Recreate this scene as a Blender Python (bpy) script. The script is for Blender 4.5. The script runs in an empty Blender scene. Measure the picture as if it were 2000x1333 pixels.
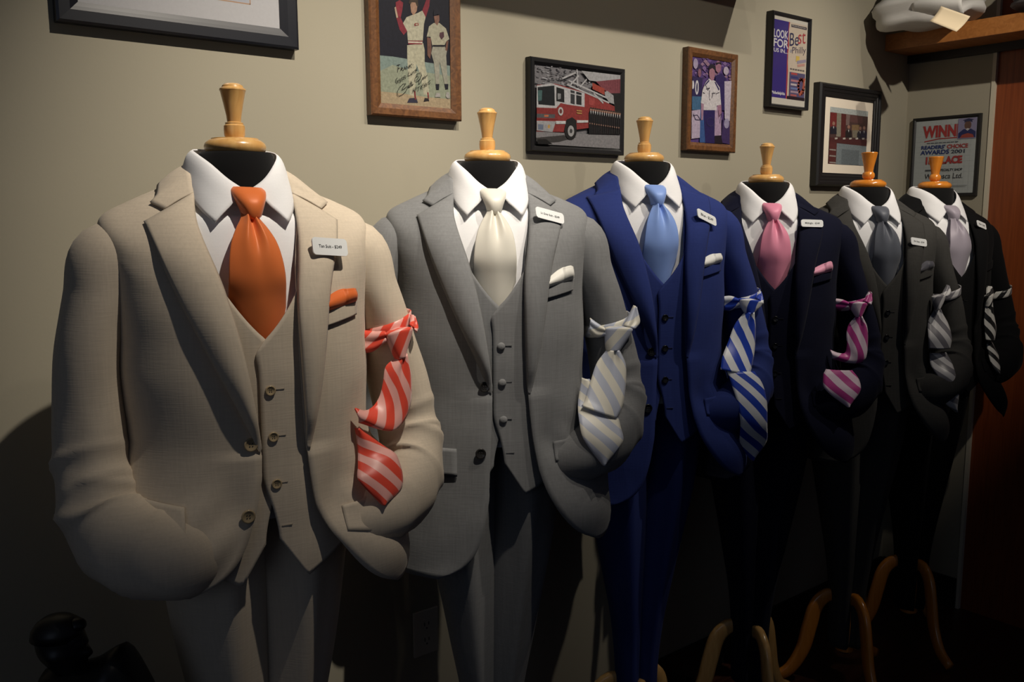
import bpy, math, random
from mathutils import Vector, Matrix, noise
from mathutils.bvhtree import BVHTree

random.seed(7)
V = Vector
SC = bpy.context.scene
COL = SC.collection

# ------------------------------------------------------------------ camera
CAM_H = 1.48
F_PX = 1746.3
yaw, pitch, roll = (math.radians(a) for a in (51.05, 8.118, -0.2415))
fw = V((math.cos(yaw) * math.cos(pitch), math.sin(yaw) * math.cos(pitch), -math.sin(pitch)))
rt = fw.cross(V((0, 0, 1))).normalized()
up = rt.cross(fw)
rt, up = rt * math.cos(roll) + up * math.sin(roll), up * math.cos(roll) - rt * math.sin(roll)
CAM = V((0, 0, CAM_H))
cd = bpy.data.cameras.new('camera')
cd.sensor_fit = 'HORIZONTAL'
cd.sensor_width = 36.0
cd.lens = 36.0 * F_PX / 2000.0
cd.clip_start = 0.05
cam = bpy.data.objects.new('camera', cd)
COL.objects.link(cam)
cam.matrix_world = Matrix(((rt.x, up.x, -fw.x, CAM.x), (rt.y, up.y, -fw.y, CAM.y), (rt.z, up.z, -fw.z, CAM.z), (0, 0, 0, 1)))
SC.camera = cam


def ray(x, y):
    return fw + rt * ((x - 1000.0) / F_PX) - up * ((y - 666.5) / F_PX)


def at(x, y, depth):
    return CAM + ray(x, y) * depth


def hit(x, y, axis, val):
    d = ray(x, y)
    return CAM + d * ((val - CAM[axis]) / d[axis])


# ------------------------------------------------------------------ world, exposure, lights
world = bpy.data.worlds.new('world')
SC.world = world
world.use_nodes = True
bg = world.node_tree.nodes['Background']
bg.inputs[0].default_value = (0.42, 0.50, 0.72, 1)
bg.inputs[1].default_value = 0.050
SC.view_settings.view_transform = 'Standard'
SC.view_settings.look = 'None'
SC.view_settings.exposure = -0.36
SC.view_settings.gamma = 1.0
SC.view_settings.use_curve_mapping = False


def spot(loc, target, power, size_deg, blend, radius, col):
    ld = bpy.data.lights.new('track_spot', 'SPOT')
    ld.energy = power
    ld.spot_size = math.radians(size_deg)
    ld.spot_blend = blend
    ld.shadow_soft_size = radius
    ld.color = col
    o = bpy.data.objects.new('track_spot', ld)
    COL.objects.link(o)
    o.location = loc
    o.rotation_euler = (V(target) - V(loc)).to_track_quat('-Z', 'Y').to_euler()
    return o


WARM = (1.0, 0.905, 0.775)
# ceiling track running parallel to the wall
spot((0.90, 0.46, 2.95), (0.84, 1.50, 1.66), 205, 46, 1.0, 0.016, WARM)
spot((1.42, 0.46, 2.95), (1.26, 1.55, 1.72), 88, 51, 1.0, 0.016, WARM)
spot((1.98, 0.42, 2.95), (1.75, 1.58, 1.72), 106, 53, 1.0, 0.016, WARM)
spot((2.60, 0.38, 2.95), (2.38, 1.58, 1.68), 112, 55, 1.0, 0.016, WARM)
spot((1.85, -0.25, 2.95), (3.08, 1.60, 1.66), 160, 41, 0.9, 0.02, WARM)
# second track further into the shop
spot((1.20, -1.70, 2.90), (1.80, 1.70, 1.90), 80, 28, 1.0, 0.03, WARM)
# daylight coming in from the shop front, on the left behind the camera
al = bpy.data.lights.new('shop_window_light', 'AREA')
al.shape = 'RECTANGLE'
al.size, al.size_y = 1.6, 1.6
al.energy = 3.0
al.color = (0.66, 0.78, 1.0)
ao = bpy.data.objects.new('shop_window_light', al)
COL.objects.link(ao)
ao.location = (-2.2, -0.6, 1.7)
ao.rotation_euler = (V((0.8, 1.6, 1.1)) - ao.location).to_track_quat('-Z', 'Y').to_euler()

# ------------------------------------------------------------------ materials
MATS = {}


def mat(name, col, rough=0.6, metallic=0.0, sheen=0.0, coat=0.0, spec=0.5):
    if name in MATS:
        return MATS[name]
    m = bpy.data.materials.new(name)
    m.use_nodes = True
    b = m.node_tree.nodes['Principled BSDF']
    b.inputs['Base Color'].default_value = (*col, 1)
    b.inputs['Roughness'].default_value = rough
    b.inputs['Metallic'].default_value = metallic
    b.inputs['Sheen Weight'].default_value = sheen
    b.inputs['Coat Weight'].default_value = coat
    b.inputs['Specular IOR Level'].default_value = spec
    MATS[name] = m
    return m


def nodes(m):
    nt = m.node_tree
    return nt, nt.nodes, nt.links, nt.nodes['Principled BSDF']


def srgb(r, g, b):
    f = lambda c: (c / 255 / 12.92) if c / 255 <= 0.04045 else ((c / 255 + 0.055) / 1.055) ** 2.4
    return (f(r), f(g), f(b))


def cloth(name, col, var=0.10, streak=(260, 260, 9), weave=0.25, spec=0.12, sheen=0.12):
    """woven wool: slubby streaks along the warp plus a fine weave bump"""
    m = mat(name, col, 0.92, sheen=sheen, spec=spec)
    nt, N, L, b = nodes(m)
    tc = N.new('ShaderNodeTexCoord')
    mp = N.new('ShaderNodeMapping')
    mp.inputs['Scale'].default_value = streak
    L.new(tc.outputs['Object'], mp.inputs[0])
    n1 = N.new('ShaderNodeTexNoise')
    n1.inputs['Scale'].default_value = 1.0
    n1.inputs['Detail'].default_value = 2
    L.new(mp.outputs[0], n1.inputs[0])
    mp2 = N.new('ShaderNodeMapping')
    mp2.inputs['Scale'].default_value = (30, 30, 500)
    L.new(tc.outputs['Object'], mp2.inputs[0])
    n2 = N.new('ShaderNodeTexNoise')
    n2.inputs['Scale'].default_value = 1.0
    n2.inputs['Detail'].default_value = 2
    L.new(mp2.outputs[0], n2.inputs[0])
    ad = N.new('ShaderNodeMath')
    ad.operation = 'ADD'
    L.new(n1.outputs[0], ad.inputs[0])
    L.new(n2.outputs[0], ad.inputs[1])
    rp = N.new('ShaderNodeMapRange')
    rp.inputs['From Min'].default_value = 0.7
    rp.inputs['From Max'].default_value = 1.3
    rp.inputs['To Min'].default_value = 1 - var
    rp.inputs['To Max'].default_value = 1 + var
    L.new(ad.outputs[0], rp.inputs[0])
    mx = N.new('ShaderNodeVectorMath')
    mx.operation = 'SCALE'
    mx.inputs[0].default_value = col
    L.new(rp.outputs[0], mx.inputs['Scale'])
    L.new(mx.outputs[0], b.inputs['Base Color'])
    bp = N.new('ShaderNodeBump')
    bp.inputs['Strength'].default_value = weave
    bp.inputs['Distance'].default_value = 0.0006
    L.new(ad.outputs[0], bp.inputs['Height'])
    L.new(bp.outputs[0], b.inputs['Normal'])
    return m


def satin(name, col, rough=0.40):
    m = mat(name, col, rough, sheen=0.15, spec=0.38)
    nt, N, L, b = nodes(m)
    b.inputs['Specular Tint'].default_value = (*[min(1, 0.35 + c) for c in col], 1)
    uv = N.new('ShaderNodeUVMap')
    mp = N.new('ShaderNodeMapping')
    mp.inputs['Rotation'].default_value = (0, 0, 0.8)
    mp.inputs['Scale'].default_value = (1500, 60, 1)
    L.new(uv.outputs[0], mp.inputs[0])
    n = N.new('ShaderNodeTexNoise')
    n.inputs['Scale'].default_value = 1
    L.new(mp.outputs[0], n.inputs[0])
    bp = N.new('ShaderNodeBump')
    bp.inputs['Strength'].default_value = 0.12
    bp.inputs['Distance'].default_value = 0.0004
    L.new(n.outputs[0], bp.inputs['Height'])
    L.new(bp.outputs[0], b.inputs['Normal'])
    return m


def striped(name, ca, cb, period=0.024, angle=38, duty=0.5):
    m = mat(name, ca, 0.38, sheen=0.2, spec=0.45)
    nt, N, L, b = nodes(m)
    uv = N.new('ShaderNodeUVMap')
    mp = N.new('ShaderNodeMapping')
    mp.inputs['Rotation'].default_value = (0, 0, math.radians(angle))
    mp.inputs['Scale'].default_value = (1, 1, 1)
    L.new(uv.outputs[0], mp.inputs[0])
    sx = N.new('ShaderNodeSeparateXYZ')
    L.new(mp.outputs[0], sx.inputs[0])
    dv = N.new('ShaderNodeMath')
    dv.operation = 'DIVIDE'
    dv.inputs[1].default_value = period
    L.new(sx.outputs[1], dv.inputs[0])
    fr = N.new('ShaderNodeMath')
    fr.operation = 'FRACT'
    L.new(dv.outputs[0], fr.inputs[0])
    rp = N.new('ShaderNodeValToRGB')
    rp.color_ramp.interpolation = 'LINEAR'
    e = rp.color_ramp.elements
    e[0].position, e[0].color = duty - 0.02, (*ca, 1)
    e[1].position, e[1].color = duty + 0.02, (*cb, 1)
    L.new(fr.outputs[0], rp.inputs[0])
    L.new(rp.outputs[0], b.inputs['Base Color'])
    return m


def wood(name, c1, c2, scale=(40, 40, 3), rough=0.3, coat=0.3, dist=2.0):
    m = mat(name, c1, rough, coat=coat)
    nt, N, L, b = nodes(m)
    b.inputs['Coat Roughness'].default_value = 0.15
    tc = N.new('ShaderNodeTexCoord')
    mp = N.new('ShaderNodeMapping')
    mp.inputs['Scale'].default_value = scale
    L.new(tc.outputs['Object'], mp.inputs[0])
    n = N.new('ShaderNodeTexNoise')
    n.inputs['Scale'].default_value = 1.0
    n.inputs['Detail'].default_value = 4
    n.inputs['Distortion'].default_value = dist
    L.new(mp.outputs[0], n.inputs[0])
    rp = N.new('ShaderNodeValToRGB')
    rp.color_ramp.elements[0].position, rp.color_ramp.elements[0].color = 0.32, (*c2, 1)
    rp.color_ramp.elements[1].position, rp.color_ramp.elements[1].color = 0.68, (*c1, 1)
    L.new(n.outputs[0], rp.inputs[0])
    L.new(rp.outputs[0], b.inputs['Base Color'])
    return m


def plaster(name, col):
    m = mat(name, col, 0.85, spec=0.2)
    nt, N, L, b = nodes(m)
    tc = N.new('ShaderNodeTexCoord')
    n = N.new('ShaderNodeTexNoise')
    n.inputs['Scale'].default_value = 160
    n.inputs['Detail'].default_value = 4
    L.new(tc.outputs['Object'], n.inputs[0])
    bp = N.new('ShaderNodeBump')
    bp.inputs['Strength'].default_value = 0.12
    bp.inputs['Distance'].default_value = 0.001
    L.new(n.outputs[0], bp.inputs['Height'])
    L.new(bp.outputs[0], b.inputs['Normal'])
    n2 = N.new('ShaderNodeTexNoise')
    n2.inputs['Scale'].default_value = 3
    L.new(tc.outputs['Object'], n2.inputs[0])
    rp = N.new('ShaderNodeValToRGB')
    rp.color_ramp.elements[0].color = (*[c * 0.96 for c in col], 1)
    rp.color_ramp.elements[1].color = (*[c * 1.04 for c in col], 1)
    L.new(n2.outputs[0], rp.inputs[0])
    L.new(rp.outputs[0], b.inputs['Base Color'])
    return m


def vcol_mat(name, lo, hi):
    m = mat(name, (1, 1, 1), 0.45, coat=0.25, spec=0.3)
    nt, N, L, b = nodes(m)
    b.inputs['Coat Roughness'].default_value = 0.1
    a = N.new('ShaderNodeAttribute')
    a.attribute_name = 'ink'
    tc = N.new('ShaderNodeTexCoord')
    n = N.new('ShaderNodeTexNoise')
    n.inputs['Scale'].default_value = 150
    n.inputs['Detail'].default_value = 5
    n.inputs['Roughness'].default_value = 0.65
    L.new(tc.outputs['Object'], n.inputs[0])
    rp = N.new('ShaderNodeMapRange')
    rp.inputs['From Min'].default_value = 0.3
    rp.inputs['From Max'].default_value = 0.7
    rp.inputs['To Min'].default_value = lo
    rp.inputs['To Max'].default_value = hi
    L.new(n.outputs[0], rp.inputs[0])
    mx = N.new('ShaderNodeVectorMath')
    mx.operation = 'SCALE'
    L.new(a.outputs['Color'], mx.inputs[0])
    L.new(rp.outputs[0], mx.inputs['Scale'])
    L.new(mx.outputs[0], b.inputs['Base Color'])
    return m


M_WALL = plaster('wall_paint', srgb(155, 149, 132))
M_BASE = mat('black_vinyl', srgb(22, 21, 20), 0.45)
M_FLOOR = wood('dark_floor_wood', srgb(70, 38, 26), srgb(48, 24, 17), (3, 50, 50), 0.35, 0.1)
M_PANEL = wood('red_brown_panel', srgb(138, 68, 30), srgb(118, 54, 22), (60, 60, 2.5), 0.4, 0.1)
M_SHELF = wood('shelf_wood', srgb(186, 122, 62), srgb(164, 102, 48), (3, 30, 40), 0.45, 0.1)
M_MAPLE = wood('maple', srgb(222, 178, 112), srgb(206, 156, 92), (40, 40, 8), 0.28, 0.5)
M_HONEY = wood('honey_wood', srgb(222, 142, 52), srgb(206, 124, 40), (40, 40, 6), 0.25, 0.6)
M_OAK = wood('frame_oak', srgb(112, 74, 42), srgb(80, 50, 28), (60, 60, 60), 0.4, 0.2)
M_BLACK = mat('black_jersey', srgb(20, 20, 21), 0.95, sheen=0.1, spec=0.1)
M_FRAME = mat('black_frame', srgb(22, 22, 24), 0.4)
M_FRAMEN = mat('navy_black_frame', srgb(20, 22, 30), 0.35)
M_SHIRT = cloth('white_cotton', srgb(236, 236, 238), 0.02, (500, 500, 300), 0.08, 0.25)
M_WHITE = mat('white_plastic', srgb(238, 240, 240), 0.35)
M_INK = mat('grey_ink', srgb(60, 60, 62), 0.6)
M_DARK = mat('dark_metal', srgb(40, 40, 42), 0.4, 0.8)
M_PRINT = vcol_mat('printed_paper', 0.97, 1.03)
M_PHOTO = vcol_mat('photo_paper', 0.72, 1.16)
M_MAT = mat('mat_board', srgb(216, 205, 188), 0.8)
M_STATUE = mat('black_bronze', srgb(16, 15, 15), 0.4)


# ------------------------------------------------------------------ mesh helpers
def link(name, verts, faces, m, parent=None, uvs=None, smooth=True, solid=0.0, off=0.0, bevel=0.0, auto=None):
    me = bpy.data.meshes.new(name)
    me.from_pydata([tuple(v) for v in verts], [], faces)
    if uvs is not None:
        ul = me.uv_layers.new(name='UVMap')
        for p in me.polygons:
            for li in p.loop_indices:
                ul.data[li].uv = uvs[me.loops[li].vertex_index]
    me.materials.append(m)
    me.polygons.foreach_set('use_smooth', [smooth] * len(me.polygons))
    o = bpy.data.objects.new(name, me)
    COL.objects.link(o)
    if parent:
        o.parent = parent
        if '_shift' in parent:
            o.location = (0, 0, parent['_shift'])
    if bevel:
        b = o.modifiers.new('bevel', 'BEVEL')
        b.width = bevel
        b.segments = 2
        b.limit_method = 'ANGLE'
    if solid:
        s = o.modifiers.new('solid', 'SOLIDIFY')
        s.thickness = solid
        s.offset = off
    return o


def gridfaces(nr, nc, closed=False, base=0):
    f = []
    for i in range(nr - 1):
        for j in range(nc if closed else nc - 1):
            k = (j + 1) % nc
            f.append((base + i * nc + j, base + i * nc + k, base + (i + 1) * nc + k, base + (i + 1) * nc + j))
    return f


def griduv(rows):
    uv = []
    vv = 0.0
    for i, r in enumerate(rows):
        if i:
            vv += sum((r[j] - rows[i - 1][j]).length for j in (0, len(r) // 2, -1)) / 3
        w = [0.0]
        for j in range(1, len(r)):
            w.append(w[-1] + (r[j] - r[j - 1]).length)
        mid = w[-1] / 2
        uv += [(a - mid, vv) for a in w]
    return uv


def grid(name, rows, m, parent=None, closed=False, caps=False, flip=False, **kw):
    verts = [p for r in rows for p in r]
    f = gridfaces(len(rows), len(rows[0]), closed)
    n = len(rows[0])
    if caps:
        f.append(tuple(range(n))[::-1])
        f.append(tuple(range(len(verts) - n, len(verts))))
    if flip:
        f = [q[::-1] for q in f]
    return link(name, verts, f, m, parent, uvs=griduv(rows), **kw)


def boxv(x0, x1, y0, y1, z0, z1):
    v = [(x0, y0, z0), (x1, y0, z0), (x1, y1, z0), (x0, y1, z0), (x0, y0, z1), (x1, y0, z1), (x1, y1, z1), (x0, y1, z1)]
    f = [(0, 3, 2, 1), (4, 5, 6, 7), (0, 1, 5, 4), (1, 2, 6, 5), (2, 3, 7, 6), (3, 0, 4, 7)]
    return [V(p) for p in v], f


def box(name, b, m, parent=None, bevel=0.0):
    v, f = boxv(*b)
    return link(name, v, f, m, parent, smooth=False, bevel=bevel)


def lathe(name, prof, m, parent=None, seg=40, axis_xy=(0, 0)):
    rows = []
    for r, z in prof:
        rows.append([V((axis_xy[0] + r * math.cos(2 * math.pi * k / seg), axis_xy[1] + r * math.sin(2 * math.pi * k / seg), z)) for k in range(seg)])
    o = grid(name, rows, m, parent, closed=True, caps=True)
    o.data.set_sharp_from_angle(angle=math.radians(32))
    return o


def interp(tab, t):
    """piecewise smooth interpolation of tuples keyed by their first entry (Catmull-Rom, increasing keys)"""
    n = len(tab)
    if t <= tab[0][0]:
        return tab[0][1:]
    if t >= tab[-1][0]:
        return tab[-1][1:]
    for i in range(n - 1):
        if tab[i][0] <= t <= tab[i + 1][0]:
            break
    a, b = tab[i], tab[i + 1]
    h = b[0] - a[0]
    s = (t - a[0]) / h
    out = []
    for k in range(1, len(a)):
        m0 = (b[k] - tab[i - 1][k]) / (b[0] - tab[i - 1][0]) if i > 0 else (b[k] - a[k]) / h
        m1 = (tab[i + 2][k] - a[k]) / (tab[i + 2][0] - a[0]) if i + 2 < n else (b[k] - a[k]) / h
        s2, s3 = s * s, s * s * s
        out.append((2 * s3 - 3 * s2 + 1) * a[k] + (s3 - 2 * s2 + s) * h * m0 + (-2 * s3 + 3 * s2) * b[k] + (s3 - s2) * h * m1)
    return tuple(out)


def curve(pts, n):
    """n points along a Catmull-Rom curve through pts, even in chord length"""
    pts = [V(p) for p in pts]
    d = [0.0]
    for i in range(1, len(pts)):
        d.append(d[-1] + max(1e-6, (pts[i] - pts[i - 1]).length))
    tab = [(d[i], *pts[i]) for i in range(len(pts))]
    return [V(interp(tab, d[-1] * k / (n - 1))) for k in range(n)]


def sp(c, e):
    return math.copysign(abs(c) ** e, c)


def sstep(a, b, x):
    t = min(1, max(0, (x - a) / (b - a)))
    return t * t * (3 - 2 * t)


def gauss(x, s):
    return math.exp(-(x / s) ** 2)


def nz(p, s):
    return noise.noise(V(p) * s)


def thing(name, label, cat, mw, zbase=0.0, group=None):
    o = bpy.data.objects.new(name, None)
    o.empty_display_size = 0.05
    COL.objects.link(o)
    o.matrix_world = mw @ Matrix.Translation((0, 0, zbase))
    o['label'] = label
    o['category'] = cat
    if group:
        o['group'] = group
    if zbase:
        o['_shift'] = -zbase
    return o


def tag(o, label, cat, group=None):
    o['label'] = label
    o['category'] = cat
    if group:
        o['group'] = group
    return o


def struct(o):
    o['kind'] = 'structure'
    return o


def tube(name, path, m, parent, seg=28, rings=60, ref=(0, -1, 0), fold=None, closed_caps=True, **kw):
    """path rows: (x,y,z,ra,rb); ra across, rb along the transported reference"""
    d = [0.0]
    P = [V(p[:3]) for p in path]
    for i in range(1, len(P)):
        d.append(d[-1] + (P[i] - P[i - 1]).length)
    tab = [(d[i], *path[i]) for i in range(len(path))]
    S = [interp(tab, d[-1] * k / (rings - 1)) for k in range(rings)]
    C = [V(s[:3]) for s in S]
    N = V(ref)
    rows = []
    for k in range(rings):
        T = (C[min(k + 1, rings - 1)] - C[max(k - 1, 0)]).normalized()
        N = (N - T * N.dot(T)).normalized()
        B = T.cross(N)
        row = []
        s = k / (rings - 1)
        for j in range(seg):
            th = 2 * math.pi * j / seg
            ca, sa = math.cos(th), math.sin(th)
            dd = fold(s, th, C[k]) if fold else 0.0
            row.append(C[k] + B * (ca * (S[k][3] + dd)) + N * (sa * (S[k][4] + dd)))
        rows.append(row)
    return grid(name, rows, m, parent, closed=True, caps=closed_caps, **kw), rows


def bvh_of(rows, closed):
    return BVHTree.FromPolygons([tuple(p) for r in rows for p in r], gridfaces(len(rows), len(rows[0]), closed))


def text_polys(s, size, bold=0.0, shear=0.0):
    c = bpy.data.curves.new('lettering', 'FONT')
    c.body = s
    c.size = size
    c.align_x = 'CENTER'
    c.align_y = 'CENTER'
    c.offset = bold
    c.shear = shear
    c.resolution_u = 3
    o = bpy.data.objects.new('lettering', c)
    COL.objects.link(o)
    dg = bpy.context.evaluated_depsgraph_get()
    dg.update()
    me = o.evaluated_get(dg).to_mesh()
    v = [p.co.copy() for p in me.vertices]
    f = [tuple(p.vertices) for p in me.polygons]
    o.evaluated_get(dg).to_mesh_clear()
    bpy.data.objects.remove(o)
    bpy.data.curves.remove(c)
    return v, f


# ------------------------------------------------------------------ room shell
WY, WX = 1.736, 3.306
PY = 1.432            # where the right wall ends and the brown panel starts
struct(box('wall_left', (-3.0, WX + 0.1, WY, WY + 0.1, 0, 3.0), M_WALL))
struct(box('wall_right', (WX, WX + 0.1, PY, WY, 0, 3.0), M_WALL))
struct(box('floor', (-3.0, 4.2, -3.0, WY, -0.1, 0), M_FLOOR))
struct(box('baseboard_left', (-3.0, WX - 0.009, WY - 0.009, WY, 0, 0.116), M_BASE, bevel=0.002))
struct(box('baseboard_right', (WX - 0.009, WX, PY + 0.004, WY - 0.009, 0, 0.116), M_BASE, bevel=0.002))
struct(box('trim_1', (WX - 0.004, WX + 0.012, PY - 0.008, PY + 0.004, 0, 3.0), mat('corner_bead', srgb(196, 188, 168), 0.6)))
struct(box('door_1', (WX + 0.012, WX + 0.06, -1.2, PY - 0.008, 0, 2.72), M_PANEL))

# ------------------------------------------------------------------ the suits
D = [1.40, 1.80, 2.12, 2.42, 2.63, 2.90]
CAP = [(460, 298), (952, 316), (1258, 317), (1496, 357), (1695, 366), (1825, 368)]
FACE = [-100.1, -119.5, -117.3, -131.6, -123.4, -113.0]

T_TAB = [(-0.66, 0.17, 0.125), (-0.52, 0.165, 0.12), (-0.42, 0.165, 0.12), (-0.32, 0.17, 0.122), (-0.24, 0.17, 0.118),
         (-0.17, 0.165, 0.105), (-0.12, 0.15, 0.09), (-0.08, 0.11, 0.076), (-0.04, 0.07, 0.066)]
# jacket rows: key, z_side, a, z_front, b_front, z_back, b_back
J_TAB = [(0, -0.036, 0.072, -0.062, 0.050, -0.020, 0.070), (1, -0.056, 0.108, -0.098, 0.072, -0.035, 0.085),
         (2, -0.077, 0.160, -0.132, 0.096, -0.060, 0.100), (3, -0.098, 0.199, -0.167, 0.116, -0.090, 0.115),
         (4, -0.130, 0.205, -0.202, 0.130, -0.130, 0.125), (5, -0.180, 0.200, -0.240, 0.140, -0.190, 0.135),
         (6, -0.250, 0.194, -0.285, 0.147, -0.260, 0.140), (7, -0.340, 0.196, -0.345, 0.150, -0.340, 0.138),
         (8, -0.430, 0.192, -0.430, 0.148, -0.430, 0.132), (9, -0.520, 0.200, -0.520, 0.152, -0.520, 0.138),
         (10, -0.600, 0.214, -0.600, 0.158, -0.600, 0.148), (11, -0.680, 0.222, -0.680, 0.164, -0.680, 0.155),
         (12, -0.760, 0.226, -0.760, 0.168, -0.760, 0.158)]
XEL = [(-0.43, 0.014), (-0.307, 0.034), (-0.207, 0.054), (-0.115, 0.076), (-0.085, 0.074), (-0.062, 0.072)]
XER = [(-0.60, 0.072), (-0.45, 0.055), (-0.274, 0.049), (-0.17, 0.056), (-0.115, 0.070), (-0.085, 0.074), (-0.062, 0.072)]
CUTL = [(0.0, 0.10), (0.02, 0.058), (0.05, 0.030), (0.10, 0.012), (0.16, 0.0)]
CUTR = [(0.0, 0.095), (0.025, 0.056), (0.055, 0.032), (0.10, 0.012), (0.15, 0.0)]
PEXP = 2.3


def jacket_point(k, th, hemL, hemR, hemB, xl):
    zs, a, zf, bf, zb, bb = interp(J_TAB, k)
    c, s = math.cos(th), math.sin(th)
    x = a * sp(c, 2 / PEXP)
    y = (bf if s < 0 else bb) * sp(s, 2 / PEXP)
    w = abs(s) ** 1.3
    z = zs + ((zf if s < 0 else zb) - zs) * w
    if z < -0.43:
        sideR = hemR + 0.13
        sideL = hemL + (0.10 if xl else 0.02)
        if s < 0:
            r_ = abs(x) / a
            hem, sd = (hemL, sideL) if x < 0 else (hemR, sideR)
            hem = hem + (sd - hem) * sstep(0.80, 1.0, r_)
        else:
            sd = sideL if x < 0 else sideR
            hem = hemB + (sd - hemB) * sstep(0.55, 1.0, abs(x) / a)
        if x > 0:
            x *= 1 + 0.10 * sstep(-0.52, -0.68, z)
        z = -0.43 + (z + 0.43) * (-0.43 - hem) / (0.33)
    return V((x, y, z))


class Form:
    pass


def mannequin(F, i, spec):
    cap_h = F.P.z
    t = thing('suit_form', spec['form_label'], 'mannequin', F.M, -cap_h, 'suit forms in a row along the wall')
    W = M_HONEY if spec['honey'] else M_MAPLE
    lathe('neck_block', [(0.03, -0.16), (0.066, -0.16), (0.062, -0.08), (0.058, -0.03), (0.057, -0.006), (0.054, -0.001), (0.03, 0.0)], M_BLACK, t)
    k = 1.08 if spec['honey'] else 1.0
    lathe('neck_cap', [(0.02, 0.0), (0.044 * k, 0.0), (0.0465 * k, 0.004), (0.047 * k, 0.009), (0.045 * k, 0.014), (0.039 * k, 0.0185), (0.036 * k, 0.0195), (0.0355 * k, 0.021), (0.01, 0.0215)], W, t, 56)
    if spec['honey']:
        prof = [(0.008, 0.021), (0.012, 0.0225), (0.0165, 0.028), (0.0178, 0.034), (0.0165, 0.040), (0.0125, 0.0445), (0.0125, 0.047), (0.0145, 0.060), (0.019, 0.080), (0.0225, 0.0965), (0.0232, 0.0985), (0.022, 0.1005), (0.008, 0.1005)]
    else:
        prof = [(0.008, 0.021), (0.0145, 0.0225), (0.0158, 0.027), (0.0162, 0.034), (0.0158, 0.0405), (0.0138, 0.0425), (0.0138, 0.045), (0.0105, 0.0465), (0.0115, 0.056), (0.0150, 0.074), (0.0190, 0.0925), (0.0200, 0.0945), (0.0196, 0.0965), (0.0165, 0.0985), (0.0155, 0.1015), (0.011, 0.1045), (0.004, 0.1055)]
    lathe('finial', prof, W, t, 44)
    lathe('pole', [(0.016, -cap_h + 0.10), (0.016, -0.16)], M_DARK, t, 20)
    lathe('hub', [(0.012, -cap_h + 0.10), (0.028, -cap_h + 0.11), (0.032, -cap_h + 0.20), (0.030, -cap_h + 0.30), (0.022, -cap_h + 0.315), (0.012, -cap_h + 0.315)], W, t, 24)
    for a in spec['legs']:
        ca, sa = math.cos(math.radians(a) - F.rz), math.sin(math.radians(a) - F.rz)
        prof = curve([(0.02, 0, 0.285), (0.06, 0, 0.292), (0.095, 0, 0.26), (0.115, 0, 0.19), (0.135, 0, 0.11), (0.175, 0, 0.045), (0.225, 0, 0.018)], 26)
        rows = []
        for n_, p in enumerate(prof):
            tg = (prof[min(n_ + 1, 25)] - prof[max(n_ - 1, 0)]).normalized()
            nn = V((-tg.z, 0, tg.x))
            hw, hh = 0.012, 0.020 + 0.006 * math.sin(n_ / 25 * math.pi) - 0.004 * (n_ / 25)
            row = []
            for q in range(12):
                an = 2 * math.pi * q / 12
                o = p + nn * (hh * sp(math.sin(an), 0.7))
                lat = hw * sp(math.cos(an), 0.7)
                row.append(V((o.x * ca - lat * sa, o.x * sa + lat * ca, max(o.z, 0.0005) - cap_h)))
            rows.append(row)
        grid('leg', rows, W, t, closed=True, caps=True)
    return t


def shirt(F, spec):
    t = thing('dress_shirt', spec['shirt_label'], 'shirt', F.M, -0.5, 'white dress shirts under the suits')
    rows = []
    for k in range(46):
        z = -0.56 + 0.52 * k / 45
        a, b = interp(T_TAB, z)
        row = []
        for j in range(64):
            th = 2 * math.pi * j / 64
            x, y = a * sp(math.cos(th), 2 / 2.3), b * sp(math.sin(th), 2 / 2.3)
            row.append(V((x, y, z + (0.02 if math.sin(th) > 0 else -0.045 * sstep(-0.11, -0.04, z)) * abs(math.sin(th)) ** 1.2)))
        rows.append(row)
    grid('shirt_body', rows, M_SHIRT, t, closed=True, flip=False)
    # collar stand
    rows = []
    n = 64
    for s_ in range(4):
        row = []
        for j in range(n):
            th = 2 * math.pi * j / n
            fr = max(0, -math.sin(th))
            zt = -0.008 - 0.062 * fr ** 1.3
            zb = -0.05 - 0.05 * fr ** 1.5
            z = zb + (zt - zb) * s_ / 3
            r = 0.0635 - 0.002 * s_ / 3
            row.append(V((r * math.cos(th), r * 1.03 * math.sin(th), z)))
        rows.append(row)
    grid('collar_stand', rows, M_SHIRT, t, closed=True, solid=0.0015)
    for sgn in (-1, 1):
        fold_ = [(0.002, -0.069, -0.061), (0.026, -0.064, -0.044), (0.046, -0.046, -0.022), (0.060, -0.014, -0.005), (0.060, 0.022, 0.003), (0.040, 0.053, 0.006), (0.0, 0.066, 0.007)]
        low = [(0.054, -0.093, -0.108), (0.066, -0.074, -0.094), (0.075, -0.050, -0.077), (0.080, -0.012, -0.060), (0.079, 0.026, -0.046), (0.052, 0.068, -0.036), (0.0, 0.082, -0.033)]
        A, B = curve(fold_, 44), curve(low, 44)
        rows = []
        for q in range(44):
            row = []
            for w in range(11):
                u = w / 10
                p = A[q].lerp(B[q], u)
                out = V((p.x, p.y, 0)).normalized() if (p.x or p.y) else V((0, -1, 0))
                p = p + out * (0.006 * math.sin(math.pi * u) ** 0.8) + V((0, 0, 0.004 * math.sin(math.pi * min(1, u * 2.2)) if u < 0.45 else 0))
                row.append(V((p.x * sgn, p.y, p.z)))
            rows.append(row)
        grid('collar_leaf', rows, M_SHIRT, t, solid=0.0022, flip=(sgn < 0))
    return t


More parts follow.
